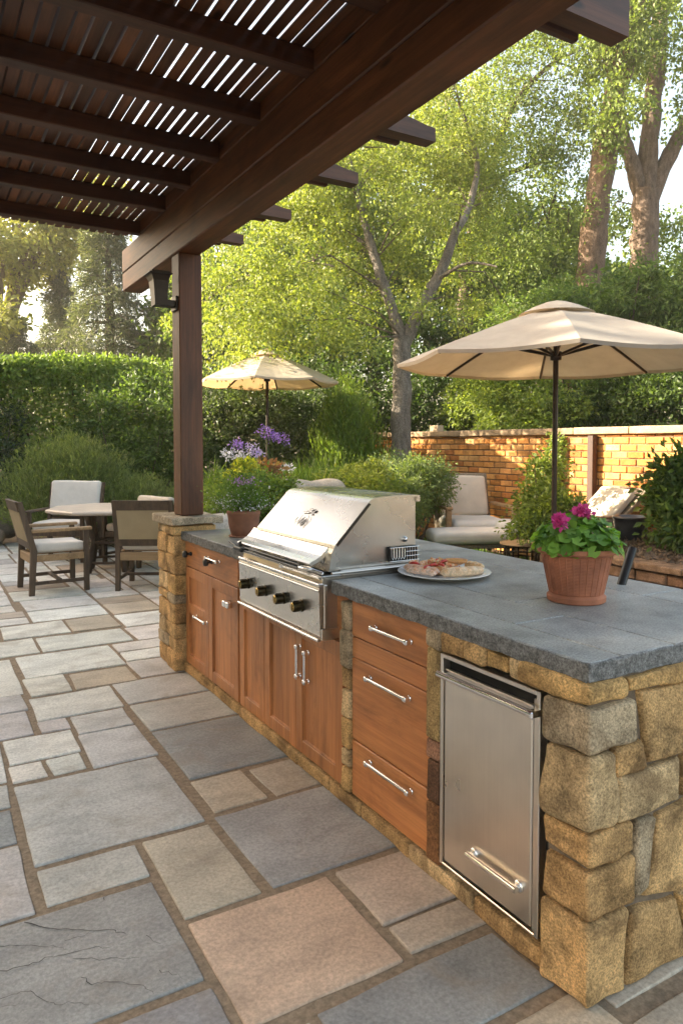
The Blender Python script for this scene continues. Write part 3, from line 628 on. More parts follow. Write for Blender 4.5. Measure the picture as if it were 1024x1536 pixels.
food('crab_leg', 'crab leg lying across the back of the plate', 'crab leg', 'glaze', sausage(-.10, .10, .07, .12, .015, .036, (.74, .48, .32), .015))
def shrimp(a, b, th, z, s=1.0, c=(.78, .36, .16)):
    def fn(m):
        t = np.linspace(0, 1, 16); an = th + t * 4.0
        P = np.array([pp(a + .028 * s * math.cos(q), b + .028 * s * math.sin(q), z) for q in an]); m.tube(P, s * .013 * (1.05 - .75 * t) * (1 + .1 * np.sin(t * 34)), 10, True, c)
        k = m.T[0]; m.T[0] = np.where((np.arange(len(k)) // 10 % 3 == 0)[:, None], np.array((.8, .55, .38)), np.array(c))
        e = P[-1]; m.tube([e, e + np.array([.012, -.006, .004]) * s], [.004 * s, .008 * s], 6, True, (.7, .25, .1), .3)
    return fn
for a, b, th, z, lab in ((-.07, .03, .5, .046, 'curled orange shrimp above the crab legs'), (-.015, .06, 2.2, .052, 'curled orange shrimp at the top of the heap'), (.03, .03, 4.0, .05, 'curled orange shrimp in the middle of the heap'), (-.11, .075, 1.2, .044, 'curled orange shrimp at the far left of the plate'), (.06, .09, 3.2, .05, 'curled orange shrimp next to the far roll')):
    food('shrimp', lab, 'shrimp', 'glaze', shrimp(a, b, th, z))
for a, b, th, z, lab in ((-.05, -.03, .3, .05, 'dark red pepper piece in front of the shrimps'), (-.08, -.045, 1.0, .045, 'red pepper piece on the crab legs'), (-.02, -.055, 2.0, .056, 'red pepper piece beside the front roll'), (.0, .0, .8, .062, 'red pepper strip over the shrimps'), (-.125, .02, 2.6, .05, 'red pepper strip on the left crab leg')):
    def fn(m, a=a, b=b, th=th, z=z):
        P = [pp(a + .022 * q * math.cos(th) , b + .022 * q * math.sin(th), z + .006 * (1 - q * q)) for q in np.linspace(-1, 1, 7)]
        m.tube(P, [.004, .008, .01, .0105, .01, .008, .004], 8, True, (.48, .035, .02), .6)
    food('red_pepper', lab, 'pepper', 'glaze', fn, 'red pepper pieces on the plate')
def fn(m):
    for q in range(90):
        a, b = RNG.normal(size=2) * .04; r = RNG.uniform(.003, .007); c = pp(a - .02, b + .035, .055 + RNG.uniform(0, .018) - (a * a + b * b) * 3)
        m.lathe([(0, -r), (r, 0), (0, r)], 5, c, np.array(random.choice([(.78, .45, .16), (.72, .3, .09), (.8, .6, .34), (.6, .1, .04)])), False)
    m.rbox(pc[0] - .06, pc[0] + .04, pc[1] - .03, pc[1] + .07, TOPZ + .02, TOPZ + .046, .018, 8, .006, 30, 3, (.6, .3, .12))
food('rice_heap', 'heap of golden crumbly rice under the shrimps', 'rice', 'glaze', fn)
sc_ = pp(.055, .035, .047)
sd_ = thing('sauce_dish', 'small oval dish of amber sauce perched on the food', 'dish', sc_)
mb = MB(); mb.lathe([(0, 0), (.028, 0), (.05, .012), (.053, .019), (.05, .019), (.045, .014), (0, .012)], 28, c=sc_, tint=(.55, .25, .08)); mb.build('bowl', M['glaze'], sd_)
mb = MB(); mb.lathe([(0, .0152), (.0455, .0152), (.0455, .0145)], 28, c=sc_, tint=(.62, .25, .04)); mb.build('sauce', M['glaze'], sd_)

# pink geranium in ribbed terracotta
gc = np.array([2.06, 1.81, TOPZ])
ge = thing('potted_geranium', 'terracotta basket-textured pot of pink geraniums standing on the counter', 'potted plant', gc)
mb = MB(); pf = [(0, 0), (.098, 0), (.103, .004), (.104, .02), (.098, .026), (.093, .03)]
for q in range(26): z = .032 + q * .0054; r = .093 + (z - .03) * .21; pf += [(r, z), (r + .0022, z + .0018), (r + .0022, z + .0036)]
pf += [(.126, .174), (.138, .178), (.141, .184), (.138, .196), (.133, .198), (.124, .194), (.12, .17), (.118, .165)]
mb.lathe(pf, 60, gc, smooth=False)
for q in range(30):
    a = q * 2 * math.pi / 30
    mb.tube([gc + np.array([math.cos(a) * (.0938 + .21 * (z - .03)), math.sin(a) * (.0938 + .21 * (z - .03)), z]) for z in np.linspace(.032, .17, 8)], .0026, 5)
mb.build('pot', M['terra'], ge)
mb = MB(); mb.lathe([(0, .176), (.119, .172)], 24, gc); mb.build('soil', M['soil'], ge)
def lobed_leaves(mb, P, N, size, tints):
    "rounded geranium leaves: fans of 9 points, cupped"
    for p, n_ in zip(P, N):
        n_ = n_ / np.linalg.norm(n_); t = np.cross(n_, RNG.normal(size=3)); t /= np.linalg.norm(t); w = np.cross(n_, t); s_ = size * RNG.uniform(.6, 1.15)
        a = np.linspace(-2.7, 2.7, 11); rr_ = s_ * (.5 + .06 * np.cos(a * 5)); e = p + (np.cos(a) * rr_)[:, None] * t + (np.sin(a) * rr_)[:, None] * w + n_ * (rr_[:, None] * .28 + RNG.normal(size=(11, 1)) * s_ * .03)
        k = RNG.uniform(); c = (np.array(tints[0]) * k + np.array(tints[1]) * (1 - k)) * RNG.uniform(.8, 1.2)
        V = np.concatenate([[p], e]); mb.add(V, [[0, i, i + 1] for i in range(1, 11)], c, True)
mb = MB(); P = []; Nn = []
for q in range(520):
    a, el = RNG.uniform(0, 6.28), RNG.uniform(.05, 1.5); r = RNG.uniform(.62, 1.0)
    d = np.array([math.cos(a) * math.cos(el), math.sin(a) * math.cos(el), math.sin(el)]); P.append(gc + np.array([0, 0, .175]) + d * r * np.array([.165, .165, .135])); Nn.append(d * .8 + np.array([0, 0, .45]) + RNG.normal(size=3) * .3)
lobed_leaves(mb, P, Nn, .046, ((.24, .42, .07), (.11, .24, .04)))
for q in range(40): i = RNG.integers(len(P)); mb.tube([gc + np.array([0, 0, .17]), (gc + np.array([0, 0, .17])) * .4 + P[i] * .6 + np.array([0, 0, .01]), P[i]], .0018, 4, False, (.1, .16, .04))
mb.build('foliage', M['leaf'], ge)
for (u, v, dd), s_ in (((838, 782, 2.5), .025), ((873, 768, 2.58), .027)):
    f = at(u, v, dd); m = MB(); P = f + RNG.normal(size=(150, 3)) * np.array([.5, .5, .38]) * s_ * .8
    m.leaves(P, (P - f) / s_ + np.array([0, 0, .5]), .02, .8, ((.75, .09, .33), (.55, .05, .25)), .8, 0)
    fl = m.build('flower', M['petal'], ge); m = MB(); m.tube([gc + np.array([.0, 0, .2]), (gc + np.array([0, 0, .25]) + f) / 2, f], .0022, 5, True, (.12, .2, .05)); m.build('stem', M['leaf'], fl)

# white flowering pot by the grill
wc = np.array([1.735, 4.13, TOPZ])
wf = thing('flowering_pot', 'smooth brown pot of tiny white and lilac flowers beside the grill hood', 'potted plant', wc)
mb = MB(); mb.lathe([(0, 0), (.07, 0), (.075, .004), (.092, .07), (.1, .135), (.104, .14), (.105, .162), (.1, .165), (.094, .162), (.09, .14)], 40, wc); mb.lathe([(0, .001), (.09, .001), (.094, .004), (.09, .01), (.072, .011)], 32, wc); mb.build('pot', M['terra2'], wf)
mb = MB(); mb.lathe([(0, .146), (.0915, .143)], 20, wc); mb.build('soil', M['soil'], wf)
P = wc + np.array([0, 0, .165]) + np.abs(RNG.normal(size=(2600, 3))) * np.array([.075, .075, .12]) * np.where(RNG.uniform(size=(2600, 3)) < .5, -1, 1) * np.array([1, 1, 0]) + np.array([0, 0, 1]) * np.abs(RNG.normal(size=(2600, 1))) * .11
mb = MB(); mb.leaves(P, (P - wc) * np.array([5, 5, 2]), .022, .4, ((.16, .26, .06), (.08, .15, .03)), .8, 0)
for q in range(26): e = P[q * 9]; mb.tube([wc + np.array([0, 0, .15]), (wc + e) / 2 + np.array([0, 0, .06]), e], .0016, 4, False, (.12, .17, .06))
mb.build('foliage', M['leaf'], wf)
mb = MB(); P = wc + np.array([0, 0, .19]) + RNG.normal(size=(520, 3)) * np.array([.08, .08, .05]); P[:, 2] = np.abs(P[:, 2] - wc[2] - .17) + wc[2] + .17; mb.leaves(P, RNG.normal(size=(520, 3)), .011, .9, ((.8, .78, .76), (.72, .68, .74)), .6, 0)
P = wc + np.array([0, 0, .335]) + RNG.normal(size=(160, 3)) * np.array([.045, .045, .012]); mb.leaves(P, np.tile([[0, 0, 1.0]], (160, 1)), .014, .8, ((.45, .24, .6), (.6, .35, .62)), .8, 0)
mb.build('blossoms', M['petal'], wf)

# bar stool behind the bar end
bs = thing('bar_stool', 'black bar stool with leaning back posts behind the counter', 'bar stool', (3.05, 2.15, 0))
fx = np.array([-1.0, 0, 0]); b0 = np.array([3.05, 2.15, 0])
mb = MB(); mb.rbox(2.84, 3.22, 1.95, 2.38, .70, .75, .02, 4); mb.build('seat', M['black'], bs)
for sx, sy in ((-1, -1), (-1, 1), (1, -1), (1, 1)):
    mb = MB(); mb.tube([b0 + np.array([sx * .16, sy * .17, .70]), b0 + np.array([sx * .2, sy * .2, 0])], .017, 8); mb.build('leg', M['black'], bs)
for u, v0 in ((944, 822), (884, 826)):
    mb = MB(); a = at(u + 4, v0, 2.98); b = at(u - 14, 880, 2.92); lo = b + (b - a) * .9
    mb.tube([lo, b, a], .02, 8, squash=.6); mb.build('back_post', M['black'], bs)
mb = MB()
for z in (.25, .35): mb.tube([b0 + np.array([-.19, -.19, z]), b0 + np.array([-.19, .19, z]), b0 + np.array([.19, .19, z]), b0 + np.array([.19, -.19, z]), b0 + np.array([-.19, -.19, z])], .01, 6)
mb.build('foot_rail', M['black'], bs)
# ------------------------------------------------------------------ ground
mb = MB(); mb.add([(-120, -60, -.1), (140, -60, -.1), (140, 160, -.1), (-120, 160, -.1)], [[0, 1, 2, 3]]); mb.build('ground', M['mulch'], kind='structure')
mb = MB(); nx = 40; gx, gy = np.linspace(3.42, 7.1, nx), np.linspace(5.45, 11.5, nx); X, Y = np.meshgrid(gx, gy, indexing='ij'); Z = -.05 + .01 * np.sin(X * 5) * np.cos(Y * 4)
I = np.arange(nx * nx).reshape(nx, nx); mb.add(np.stack([X, Y, Z], -1).reshape(-1, 3), np.stack([I[:-1, :-1], I[1:, :-1], I[1:, 1:], I[:-1, 1:]], -1).reshape(-1, 4)); mb.build('lawn', M['lawn'], kind='structure')
n = 26000; P = np.stack([RNG.uniform(3.45, 7.0, n), RNG.uniform(5.5, 11.4, n), np.full(n, -.05)], 1); mb = MB(); mb.leaves(P, np.tile([[0, 0, 1.0]], (n, 1)), .07, .12, ((.12, .23, .035), (.07, .15, .02)), 1.0, 0, .5); mb.build('grass', M['leaf'], kind='stuff')

# ------------------------------------------------------------------ brick garden wall along x = 7.25
wall = thing('brick_wall', 'golden brick garden wall with a stone coping behind the loungers', 'wall', (7.3, 6.5, 0))
mb = MB(); BR = [(.58, .27, .08), (.52, .22, .06), (.62, .31, .1), (.46, .18, .055), (.55, .27, .09), (.64, .36, .14)]; z = -.05; r = 0
while z < 1.6:
    y = 1.5 + (r % 2) * .115
    while y < 12.4:
        L = .215 + random.uniform(-.006, .006); j = random.uniform(-.006, .005)
        mb.box(7.25 + j, 7.33, y, y + L, z, z + .072, .006, np.array(random.choice(BR)) * random.uniform(.68, 1.18)); y += L + .014
    z += .086; r += 1
mb.build('brickwork', M['brick'], wall)
mb = MB(); mb.box(7.262, 7.42, 1.45, 12.5, -.1, 1.612, .002); mb.build('mortar_bed', M['brickmortar'], wall)
mb = MB(); y = 1.4
while y < 12.5: L = random.uniform(.7, 1.0); sd[0] += 1; mb.rbox(7.20, 7.47, y, y + L - .008, 1.615, 1.70, .012, 5, .003, 9, sd[0], np.array((.33, .24, .15)) * random.uniform(.9, 1.1)); y += L
mb.build('coping', M['coping'], wall)
for y, w in ((6.63, .11), (6.10, .09)):
    mb = MB(); mb.box(7.15, 7.236, y - w / 2, y + w / 2, -.05, 1.60, .006, (.5, .5, .5)); mb.build('pier', M['beamZ'], wall)
mb = MB(); mb.box(7.28, 7.40, 9.28, 9.5, 1.701, 1.80, .006, (.45, .35, .24)); b = mb.build('cap_block', M['coping'], None, loc=(7.34, 9.39, 1.70)); tag(b, 'small square stone block sitting on the wall coping left of the umbrella', 'stone block')

# ------------------------------------------------------------------ raised bed on the right
rb = thing('retaining_wall', 'low wall of reddish-brown blocks holding back the mulched bed', 'retaining wall', (5.3, 3.6, 0))
mb = MB(); z = -.05; r = 0
while z < .42:
    y = 1.6 + (r % 2) * .16; h = .1
    while y < 5.0:
        L = random.uniform(.24, .36); rock(5.17 + random.uniform(0, .012), 5.36, y, min(y + L, 5.08) - .008, z, z + h - .006, .014, .004, np.array(random.choice([(.25, .13, .075), (.2, .115, .07), (.3, .17, .1), (.22, .14, .095)])), 3); y += L
    z += h; r += 1
y = 1.6
while y < 5.0: L = random.uniform(.3, .45); rock(5.14, 5.4, y, min(y + L, 5.1) - .006, .45, .505, .012, .004, np.array((.26, .17, .11)), 3); y += L
mb.build('blockwork', M['stone'], rb)
mb = MB(); nx = 34; gx, gy = np.linspace(5.2, 7.24, nx), np.linspace(1.6, 5.35, nx); X, Y = np.meshgrid(gx, gy, indexing='ij'); Z = .47 + .03 * np.sin(X * 6 + 1) * np.cos(Y * 5) + .04 * (X - 5.2) / 2 + RNG.normal(size=X.shape) * .008
I = np.arange(nx * nx).reshape(nx, nx); mb.add(np.stack([X, Y, Z], -1).reshape(-1, 3), np.stack([I[:-1, :-1], I[1:, :-1], I[1:, 1:], I[:-1, 1:]], -1).reshape(-1, 4), (1, 1, 1), True); mb.build('garden_bed', M['mulch'], kind='structure')
mb = MB(); n = 6000; P = np.stack([RNG.uniform(5.35, 7.2, n), RNG.uniform(1.8, 5.3, n), np.full(n, 0)], 1); P[:, 2] = .49 + .03 * np.sin(P[:, 0] * 6 + 1) * np.cos(P[:, 1] * 5) + .04 * (P[:, 0] - 5.2) / 2
mb.leaves(P, RNG.normal(size=(n, 3)) * np.array([1, 1, .25]), .05, .45, ((.2, .14, .09), (.12, .085, .06)), 1, 0); mb.build('bark_chips', M['tint'], kind='stuff')

# dark glazed planter
p = at(945, 806, 7.5); p[2] = .5
pt = thing('glazed_planter', 'dark slate-blue glazed planter on the mulch bed by the brick wall', 'planter', p)
mb = MB(); mb.lathe([(0, 0), (.19, 0), (.205, .02), (.225, .2), (.235, .29), (.25, .295), (.252, .325), (.24, .33), (.225, .325), (.215, .28), (0, .27)], 40, p); mb.V = [(v - p) * .74 + p for v in mb.V]; mb.build('pot', M['ceramic'], pt)
mb = MB(); mb.lathe([(0, .211), (.162, .207)], 24, p); mb.build('soil', M['soil'], pt)

# ------------------------------------------------------------------ umbrellas
def umbrella(name, label, base, H, R, rim, mat, rz, polez, vent=True):
    u = thing(name, label, 'umbrella', base, rz); u['group'] = 'garden umbrellas'; B = MB
    m = B(); m.tube([(0, 0, polez), (0, 0, H - .05)], .024, 12); m.lathe([(.024, H - .02), (.03, H - .01), (.02, H + .03), (0, H + .05)], 12); m.build('pole', M['bronze'], u, loc=(0, 0, 0))
    K = 8; nr, na = 10, 6
    V = []; F = []; a_all = np.arange(K * na) * 2 * math.pi / (K * na)
    for i in range(nr + 1):
        t = .07 + .93 * i / nr
        for a in a_all:
            k = (a * K / (2 * math.pi)) % 1.0; ch = math.cos(math.pi / K) / math.cos((k - .5) * 2 * math.pi / K)
            r = R * t * (ch * (1 - .0) ); sag = -.05 * t * math.sin(k * math.pi) * (1 if i else 0)
            z = H - .02 - (H - rim) * (t ** 1.22) + sag * .55
            V.append((r * math.cos(a), r * math.sin(a), z))
    V = np.array(V); W = K * na; I = np.arange((nr + 1) * W).reshape(nr + 1, W); J = np.roll(I, -1, 1)
    F = np.stack([I[:-1], I[1:], J[1:], J[:-1]], -1).reshape(-1, 4)
    m = B(); m.add(V, F, (1, 1, 1), False)
    e = V[-W:]; e2 = e * np.array([.995, .995, 1]) - np.array([0, 0, .03]); E_ = np.concatenate([e, e2]); i = np.arange(W); j = (i + 1) % W; m.add(E_, np.stack([i, i + W, j + W, j], -1))
    cn = m.build('canopy', mat, u, loc=(0, 0, 0))
    m = B(); V2 = []
    for t, dz in ((.0, .05), (.07, .045), (.15, .03), (.23, .004)):
        for a in a_all: V2.append((R * t * math.cos(a), R * t * math.sin(a), H + dz - (H - rim) * (t ** 1.22)))
    I = np.arange(4 * W).reshape(4, W); J = np.roll(I, -1, 1); m.add(V2, np.stack([I[:-1], I[1:], J[1:], J[:-1]], -1).reshape(-1, 4)); m.build('vent_cap', mat, cn, loc=(0, 0, 0))
    m = B(); m.lathe([(.024, -.05), (.05, -.045), (.05, .03), (.024, .035)], 14, (0, 0, rim + .035)); m.build('hub', M['bronze'], u, loc=(0, 0, 0))
    for k in range(K):
        a = k * 2 * math.pi / K; f = lambda t, dz=-.03: (R * t * math.cos(a), R * t * math.sin(a), H - .02 - (H - rim) * (t ** 1.22) + dz)
        m = B(); m.tube([f(t) for t in np.linspace(.03, .985, 8)], .014, 6); rb_ = m.build('rib', M['bronze'], u, loc=(0, 0, 0))
        m = B(); m.tube([(.045 * math.cos(a), .045 * math.sin(a), rim + .035), f(.5, -.045)], .014, 6); m.build('strut', M['bronze'], rb_, loc=(0, 0, 0))
    return u
q = at(831, 700, 6.6)
umbrella('garden_umbrella', 'large taupe umbrella rising in front of the brick wall', (q[0], q[1], 0), 2.745, 1.45, 2.265, M['canopy2'], rad(4.5), 0)
q = at(401, 640, 11.0)
umbrella('garden_umbrella', 'smaller cream umbrella by the hedge', (q[0], q[1], 0), 2.9, 1.09, 2.46, M['canopy'], .2, 0)

# ------------------------------------------------------------------ dining set
def dining_chair(name, label, loc, rz, w=.56, cush=None, backc=None, high=.93, pale=False):
    "local: faces +y, origin on floor at seat centre"
    t = thing(name, label, 'chair', loc, rz, 'dining chairs around the patio table'); W = M['teak']; L0 = dict(loc=(0, 0, 0)); h = w / 2
    for sx in (-1, 1):
        m = MB(); m.box(sx * h - .024, sx * h + .024, .22, .27, 0, .62, .005); m.build('leg', W, t, **L0)
        m = MB(); m.prism([(-.31, 0), (-.26, 0), (-.23, .44), (-.36, high), (-.405, high), (-.29, .44)], 0, sx * h - .022, sx * h + .022); m.build('leg', W, t, **L0)
        m = MB(); m.box(sx * h - .035, sx * h + .035, -.28, .3, .621, .652, .008); m.build('armrest', M['oak'] if pale else W, t, **L0)
    m = MB(); m.box(-h + .025, h - .025, .222, .262, .33, .40, .004); m.box(-h + .025, h - .025, -.285, -.245, .31, .395, .004)
    for sx in (-1, 1): m.box(sx * (h - .002) - .014, sx * (h - .002) + .014, -.245, .222, .33, .395, .004)
    m.build('seat_frame', M['oak'] if pale else W, t, **L0)
    m = MB(); m.box(-h + .025, h - .025, -.02, .012, .11, .14, .004)
    for sx in (-1, 1): m.box(sx * h - .012, sx * h + .012, -.262, .222, .1, .135, .004)
    m.build('stretcher', W, t, **L0)
    sl = lambda z: -.255 - (z - .44) * .265
    for z0, z1 in ((.46, .53), (high - .1, high)):
        m = MB(); m.prism([(sl(z0) - .035, z0), (sl(z0), z0), (sl(z1), z1), (sl(z1) - .035, z1)], 0, -h + .022, h - .022); m.build('back_rail', W, t, **L0)
    m = MB(); m.prism([(sl(.53) - .03, .53), (sl(.53) - .016, .53), (sl(high - .1) - .016, high - .1), (sl(high - .1) - .03, high - .1)], 0, -h + .022, h - .022); m.build('back_panel', M['sling'], t, **L0)
    m = MB(); m.rbox(-h + .03, h - .03, -.24, .26, .405, .50, .04, 6, .004, 6, 3); m.build('seat_cushion', cush or M['white'], t, **L0)
    if backc is not None:
        m = MB(); m.rbox(-h + .01, h - .01, -.05, .05, -.22, .25, .04, 6, .006, 6, 5, M=rot('X', .26, (0, sl(high - .22) + .05, high - .22))); m.build('back_cushion', backc, t, **L0)
    return t
th = math.atan2(CF[1], CF[0]) - math.pi / 2
dining_chair('dining_chair', 'teak armchair side-on at the left of the patio table', (1.21, 7.88, 0), -math.pi / 2 + .08, .54, pale=True)
dining_chair('dining_chair', 'teak chair seen from behind nearest the stone column', (2.12, 7.52, 0), th + .02, .56, pale=True)
q = gnd(96, 9.3); dining_chair('dining_chair', 'wide teak chair with thick off-white back cushion on the far side of the table', q, th + math.pi - .1, .70, backc=M['white'], high=.98)
q = gnd(205, 9.0); dining_chair('dining_chair', 'teak chair with cream back cushion mostly hidden behind the near chair', q, th + math.pi * .80, .66, backc=M['cream'], high=.80)
tc = gnd(160, 8.5)
tb = thing('dining_table', 'round pale-topped patio table on dark crossed timber legs', 'table', tc)
mb = MB(); mb.lathe([(0, .7), (.62, .7), (.67, .705), (.69, .72), (.69, .735), (.675, .748), (0, .75)], 8, (0, 0, 0), smooth=False); mb.build('tabletop', M['table'], tb, loc=(0, 0, 0))
for k in range(4):
    a = k * math.pi / 2 + .5; c, s_ = math.cos(a), math.sin(a)
    mb = MB(); mb.tube([(.30 * c, .30 * s_, 0), (.2 * c, .2 * s_, .35), (.3 * c, .3 * s_, .70)], [.045, .038, .042], 6); mb.build('leg', M['teak'], tb, loc=(0, 0, 0))
mb = MB(); a = np.linspace(0, 2 * math.pi, 20); mb.tube(np.stack([.2 * np.cos(a), .2 * np.sin(a), .35 + 0 * a], 1), .02, 6, False); mb.tube(np.stack([.26 * np.cos(a), .26 * np.sin(a), .12 + 0 * a], 1), .016, 6, False); mb.build('ring_brace', M['teak'], tb, loc=(0, 0, 0))

# ------------------------------------------------------------------ lounge set by the wall
def lounge(name, label, loc, rz, tiltback=.3, group='lounge chairs by the brick wall'):
    t = thing(name, label, 'lounge chair', loc, rz, group); L0 = dict(loc=(0, 0, 0))
    m = MB(); m.rbox(-.38, .38, -.36, .36, .12, .28, .03, 4, .004, 20, 4); m.build('base', M['wicker'], t, **L0)
    for sx, sy in ((-1, -1), (1, -1), (-1, 1), (1, 1)): m = MB(); m.box(sx * .33 - .03, sx * .33 + .03, sy * .3 - .03, sy * .3 + .03, 0, .13, .005); m.build('leg', M['teak'], t, **L0)
    m = MB(); m.rbox(-.34, .34, -.30, .40, .285, .45, .07, 7, .008, 5, 6); m.build('seat_cushion', M['white'], t, **L0)
    m = MB(); m.rbox(-.32, .32, -.06, .06, -.26, .28, .055, 7, .01, 5, 8, M=rot('X', tiltback, (0, -.34, .68))); m.build('back_cushion', M['cream'], t, **L0)
    m = MB(); m.rbox(-.36, .36, -.03, .03, -.4, .31, .02, 5, .004, 18, 9, M=rot('X', tiltback, (0, -.43, .66))); m.build('backrest', M['wicker'], t, **L0)
    for sx in (-1, 1):
        m = MB(); m.rbox(sx * .40 - .045, sx * .40 + .045, -.38, .40, .575, .61, .015, 4); m.box(sx * .40 - .03, sx * .40 + .03, .32, .385, 0, .575, .006); m.build('armrest', M['oak'], t, **L0)
    return t
q = gnd(708, 9.7); face = th + math.pi
lounge('lounge_chair', 'deep lounge chair with upright cream cushion against the brick wall', q, face + .15).scale = (1.12,) * 3
q = at(868, 770, 8.2); lounge('lounge_chair', 'reclined lounge chair with slumped cream cushion beyond the geranium', (q[0], q[1], 0.10), th + math.pi / 2 + .25, .78)
def ottoman(label, loc, rz, w, d):
    t = thing('ottoman', label, 'ottoman', loc, rz, 'cushioned ottomans'); L0 = dict(loc=(0, 0, 0))
    m = MB(); m.rbox(-w / 2, w / 2, -d / 2, d / 2, .25, .42, .07, 8, .008, 5, 2); m.build('cushion', M['white'], t, **L0)
    m = MB(); m.box(-w / 2 + .04, w / 2 - .04, -d / 2 + .04, d / 2 - .04, .2, .245, .006)
    for k in np.linspace(-w / 2 + .06, w / 2 - .06, 12):
        for s_ in (-1, 1): m.rod((k, s_ * (d / 2 - .06), .03), (k, s_ * (d / 2 - .06), .2), .006, 6)
    for s_ in (-1, 1): m.rod((-w / 2 + .05, s_ * (d / 2 - .06), .04), (w / 2 - .05, s_ * (d / 2 - .06), .04), .012, 6)
    m.build('frame', M['wicker'], t, **L0); return t
ottoman('long off-white ottoman in front of the upright lounge chair', gnd(702, 8.9, .02), th + .12, .98, .5)
ottoman('rounded off-white ottoman behind the wire side table', gnd(782, 9.3, .08), th - .1, .66, .5)
q = gnd(785, 8.1); st_ = thing('side_table', 'low wire side table with pale top beside the ottomans', 'side table', q, th)
mb = MB(); mb.lathe([(0, .36), (.25, .36), (.26, .37), (.25, .38), (0, .38)], 28, smooth=False); mb.build('tabletop', M['oak'], st_, loc=(0, 0, 0))
mb = MB()
for k in range(8): a = k * .785; mb.tube([(.21 * math.cos(a), .21 * math.sin(a), 0), (.19 * math.cos(a), .19 * math.sin(a), .36)], .009, 6)
for z in (.06, .2, .3): a = np.linspace(0, 6.283, 20); mb.tube(np.stack([.2 * np.cos(a), .2 * np.sin(a), z + 0 * a], 1), .007, 6, False)
mb.build('wire_frame', M['bronze'], st_, loc=(0, 0, 0))
# ------------------------------------------------------------------ vegetation
def blob_points(lobes, ncl, per, cr, shell=.55, flat=.75):
    "leaf positions gathered in clumps spread through ellipsoid lobes; returns points, outward directions, clump centres"
    vol = np.array([np.prod(l[1]) ** .8 for l in lobes]); vol /= vol.sum(); P = []; N = []; CC = []
    for c, r in lobes: pass
    pick = RNG.choice(len(lobes), ncl, p=vol)
    for k in pick:
        c, r = lobes[k]; c = np.array(c); r = np.array(r)
        d = RNG.normal(size=3); d /= np.linalg.norm(d); s = RNG.uniform(shell ** 3, 1) ** (1 / 3)
        q = c + d * r * s; CC.append(q); n = int(per * RNG.uniform(.5, 1.5)); rr = cr * RNG.uniform(.6, 1.3)
        o = RNG.normal(size=(n, 3)) * .5; o /= np.maximum(1, np.linalg.norm(o, axis=1, keepdims=True) / 1.2)
        P.append(q + o * rr * np.array([1, 1, flat])); N.append(np.tile(d * .6, (n, 1)) + o * .8)
    return np.concatenate(P), np.concatenate(N), np.array(CC)
def lob(u, v, d, rx, rz=None, ry=None):
    "lobe centred on photo pixel (u,v) at depth d, radii in metres"
    return (at(u, v, d), (rx, ry or rx, rz or rx))
BARK = (.16, .125, .095)
def limbs(mb, paths, tint=BARK, n=10):
    for pts, r0, r1 in paths:
        P = np.array([np.asarray(p, float) for p in pts]); t = np.linspace(0, len(P) - 1, (len(P) - 1) * 6 + 1); i = np.clip(t.astype(int), 0, len(P) - 2); f = (t - i)[:, None]
        P0, P1 = P[np.maximum(i - 1, 0)], P[i]; P2, P3 = P[i + 1], P[np.minimum(i + 2, len(P) - 1)]
        Q = .5 * (2 * P1 + (P2 - P0) * f + (2 * P0 - 5 * P1 + 4 * P2 - P3) * f ** 2 + (3 * P1 - P0 - 3 * P2 + P3) * f ** 3)
        k = np.linspace(0, 1, len(Q)); R = r0 + (r1 - r0) * k; R = R * (1 + .06 * np.sin(k * 37)); mb.tube(Q + RNG.normal(size=Q.shape) * R[:, None] * .06, R, n, True, tint)
def twigs(mb, CC, nodes, m, r=.012, tint=BARK):
    nodes = np.array(nodes); used = {}
    for q in CC[RNG.permutation(len(CC))[:m]]:
        k = np.argmin(((nodes - q) ** 2).sum(1) + (nodes[:, 2] > q[2]) * 2.0); a = nodes[k]; used[k] = used.get(k, 0) + 1
        if used[k] > 4: continue
        mid = (a + q) / 2 + RNG.normal(size=3) * .12 + np.array([0, 0, .12]); mb.tube([a, mid, q], [r * 1.6, r, r * .4], 5, False, tint)
def plant(name, label, cat, lobes, ncl, per, cr, size, tints, base=None, aspect=.5, group=None, out=.7, droop=.25, shell=.55, flat=.75, stems=6, mat='leaf', stem_r=.012, part='foliage', tw=0):
    c0 = np.mean([l[0] for l in lobes], axis=0); base = np.array([c0[0], c0[1], 0.0]) if base is None else np.asarray(base, float)
    t = thing(name, label, cat, base, 0, group); P, N, CC = blob_points(lobes, ncl, per, cr, shell, flat)
    ok = P[:, 2] > base[2] + .01; m = MB(); m.leaves(P[ok], N[ok], size, aspect, tints, out, droop); m.build(part, M[mat], t)
    m = MB()
    for q in CC[RNG.permutation(len(CC))[:stems]]:
        b = base + np.append(RNG.normal(size=2) * .06, 0); m.tube([b, (b + q) / 2 + RNG.normal(size=3) * .05, q], [stem_r, stem_r * .8, stem_r * .4], 5, False, BARK)
    m.build('stems', M['bark'], t); return t

YG = ((.27, .31, .07), (.13, .185, .045)); MG = ((.125, .19, .045), (.07, .12, .028)); LG = ((.17, .23, .06), (.095, .145, .035)); DG = ((.065, .11, .03), (.035, .065, .018)); GG = ((.11, .15, .09), (.07, .1, .06)); CG = ((.12, .145, .1), (.065, .085, .06))

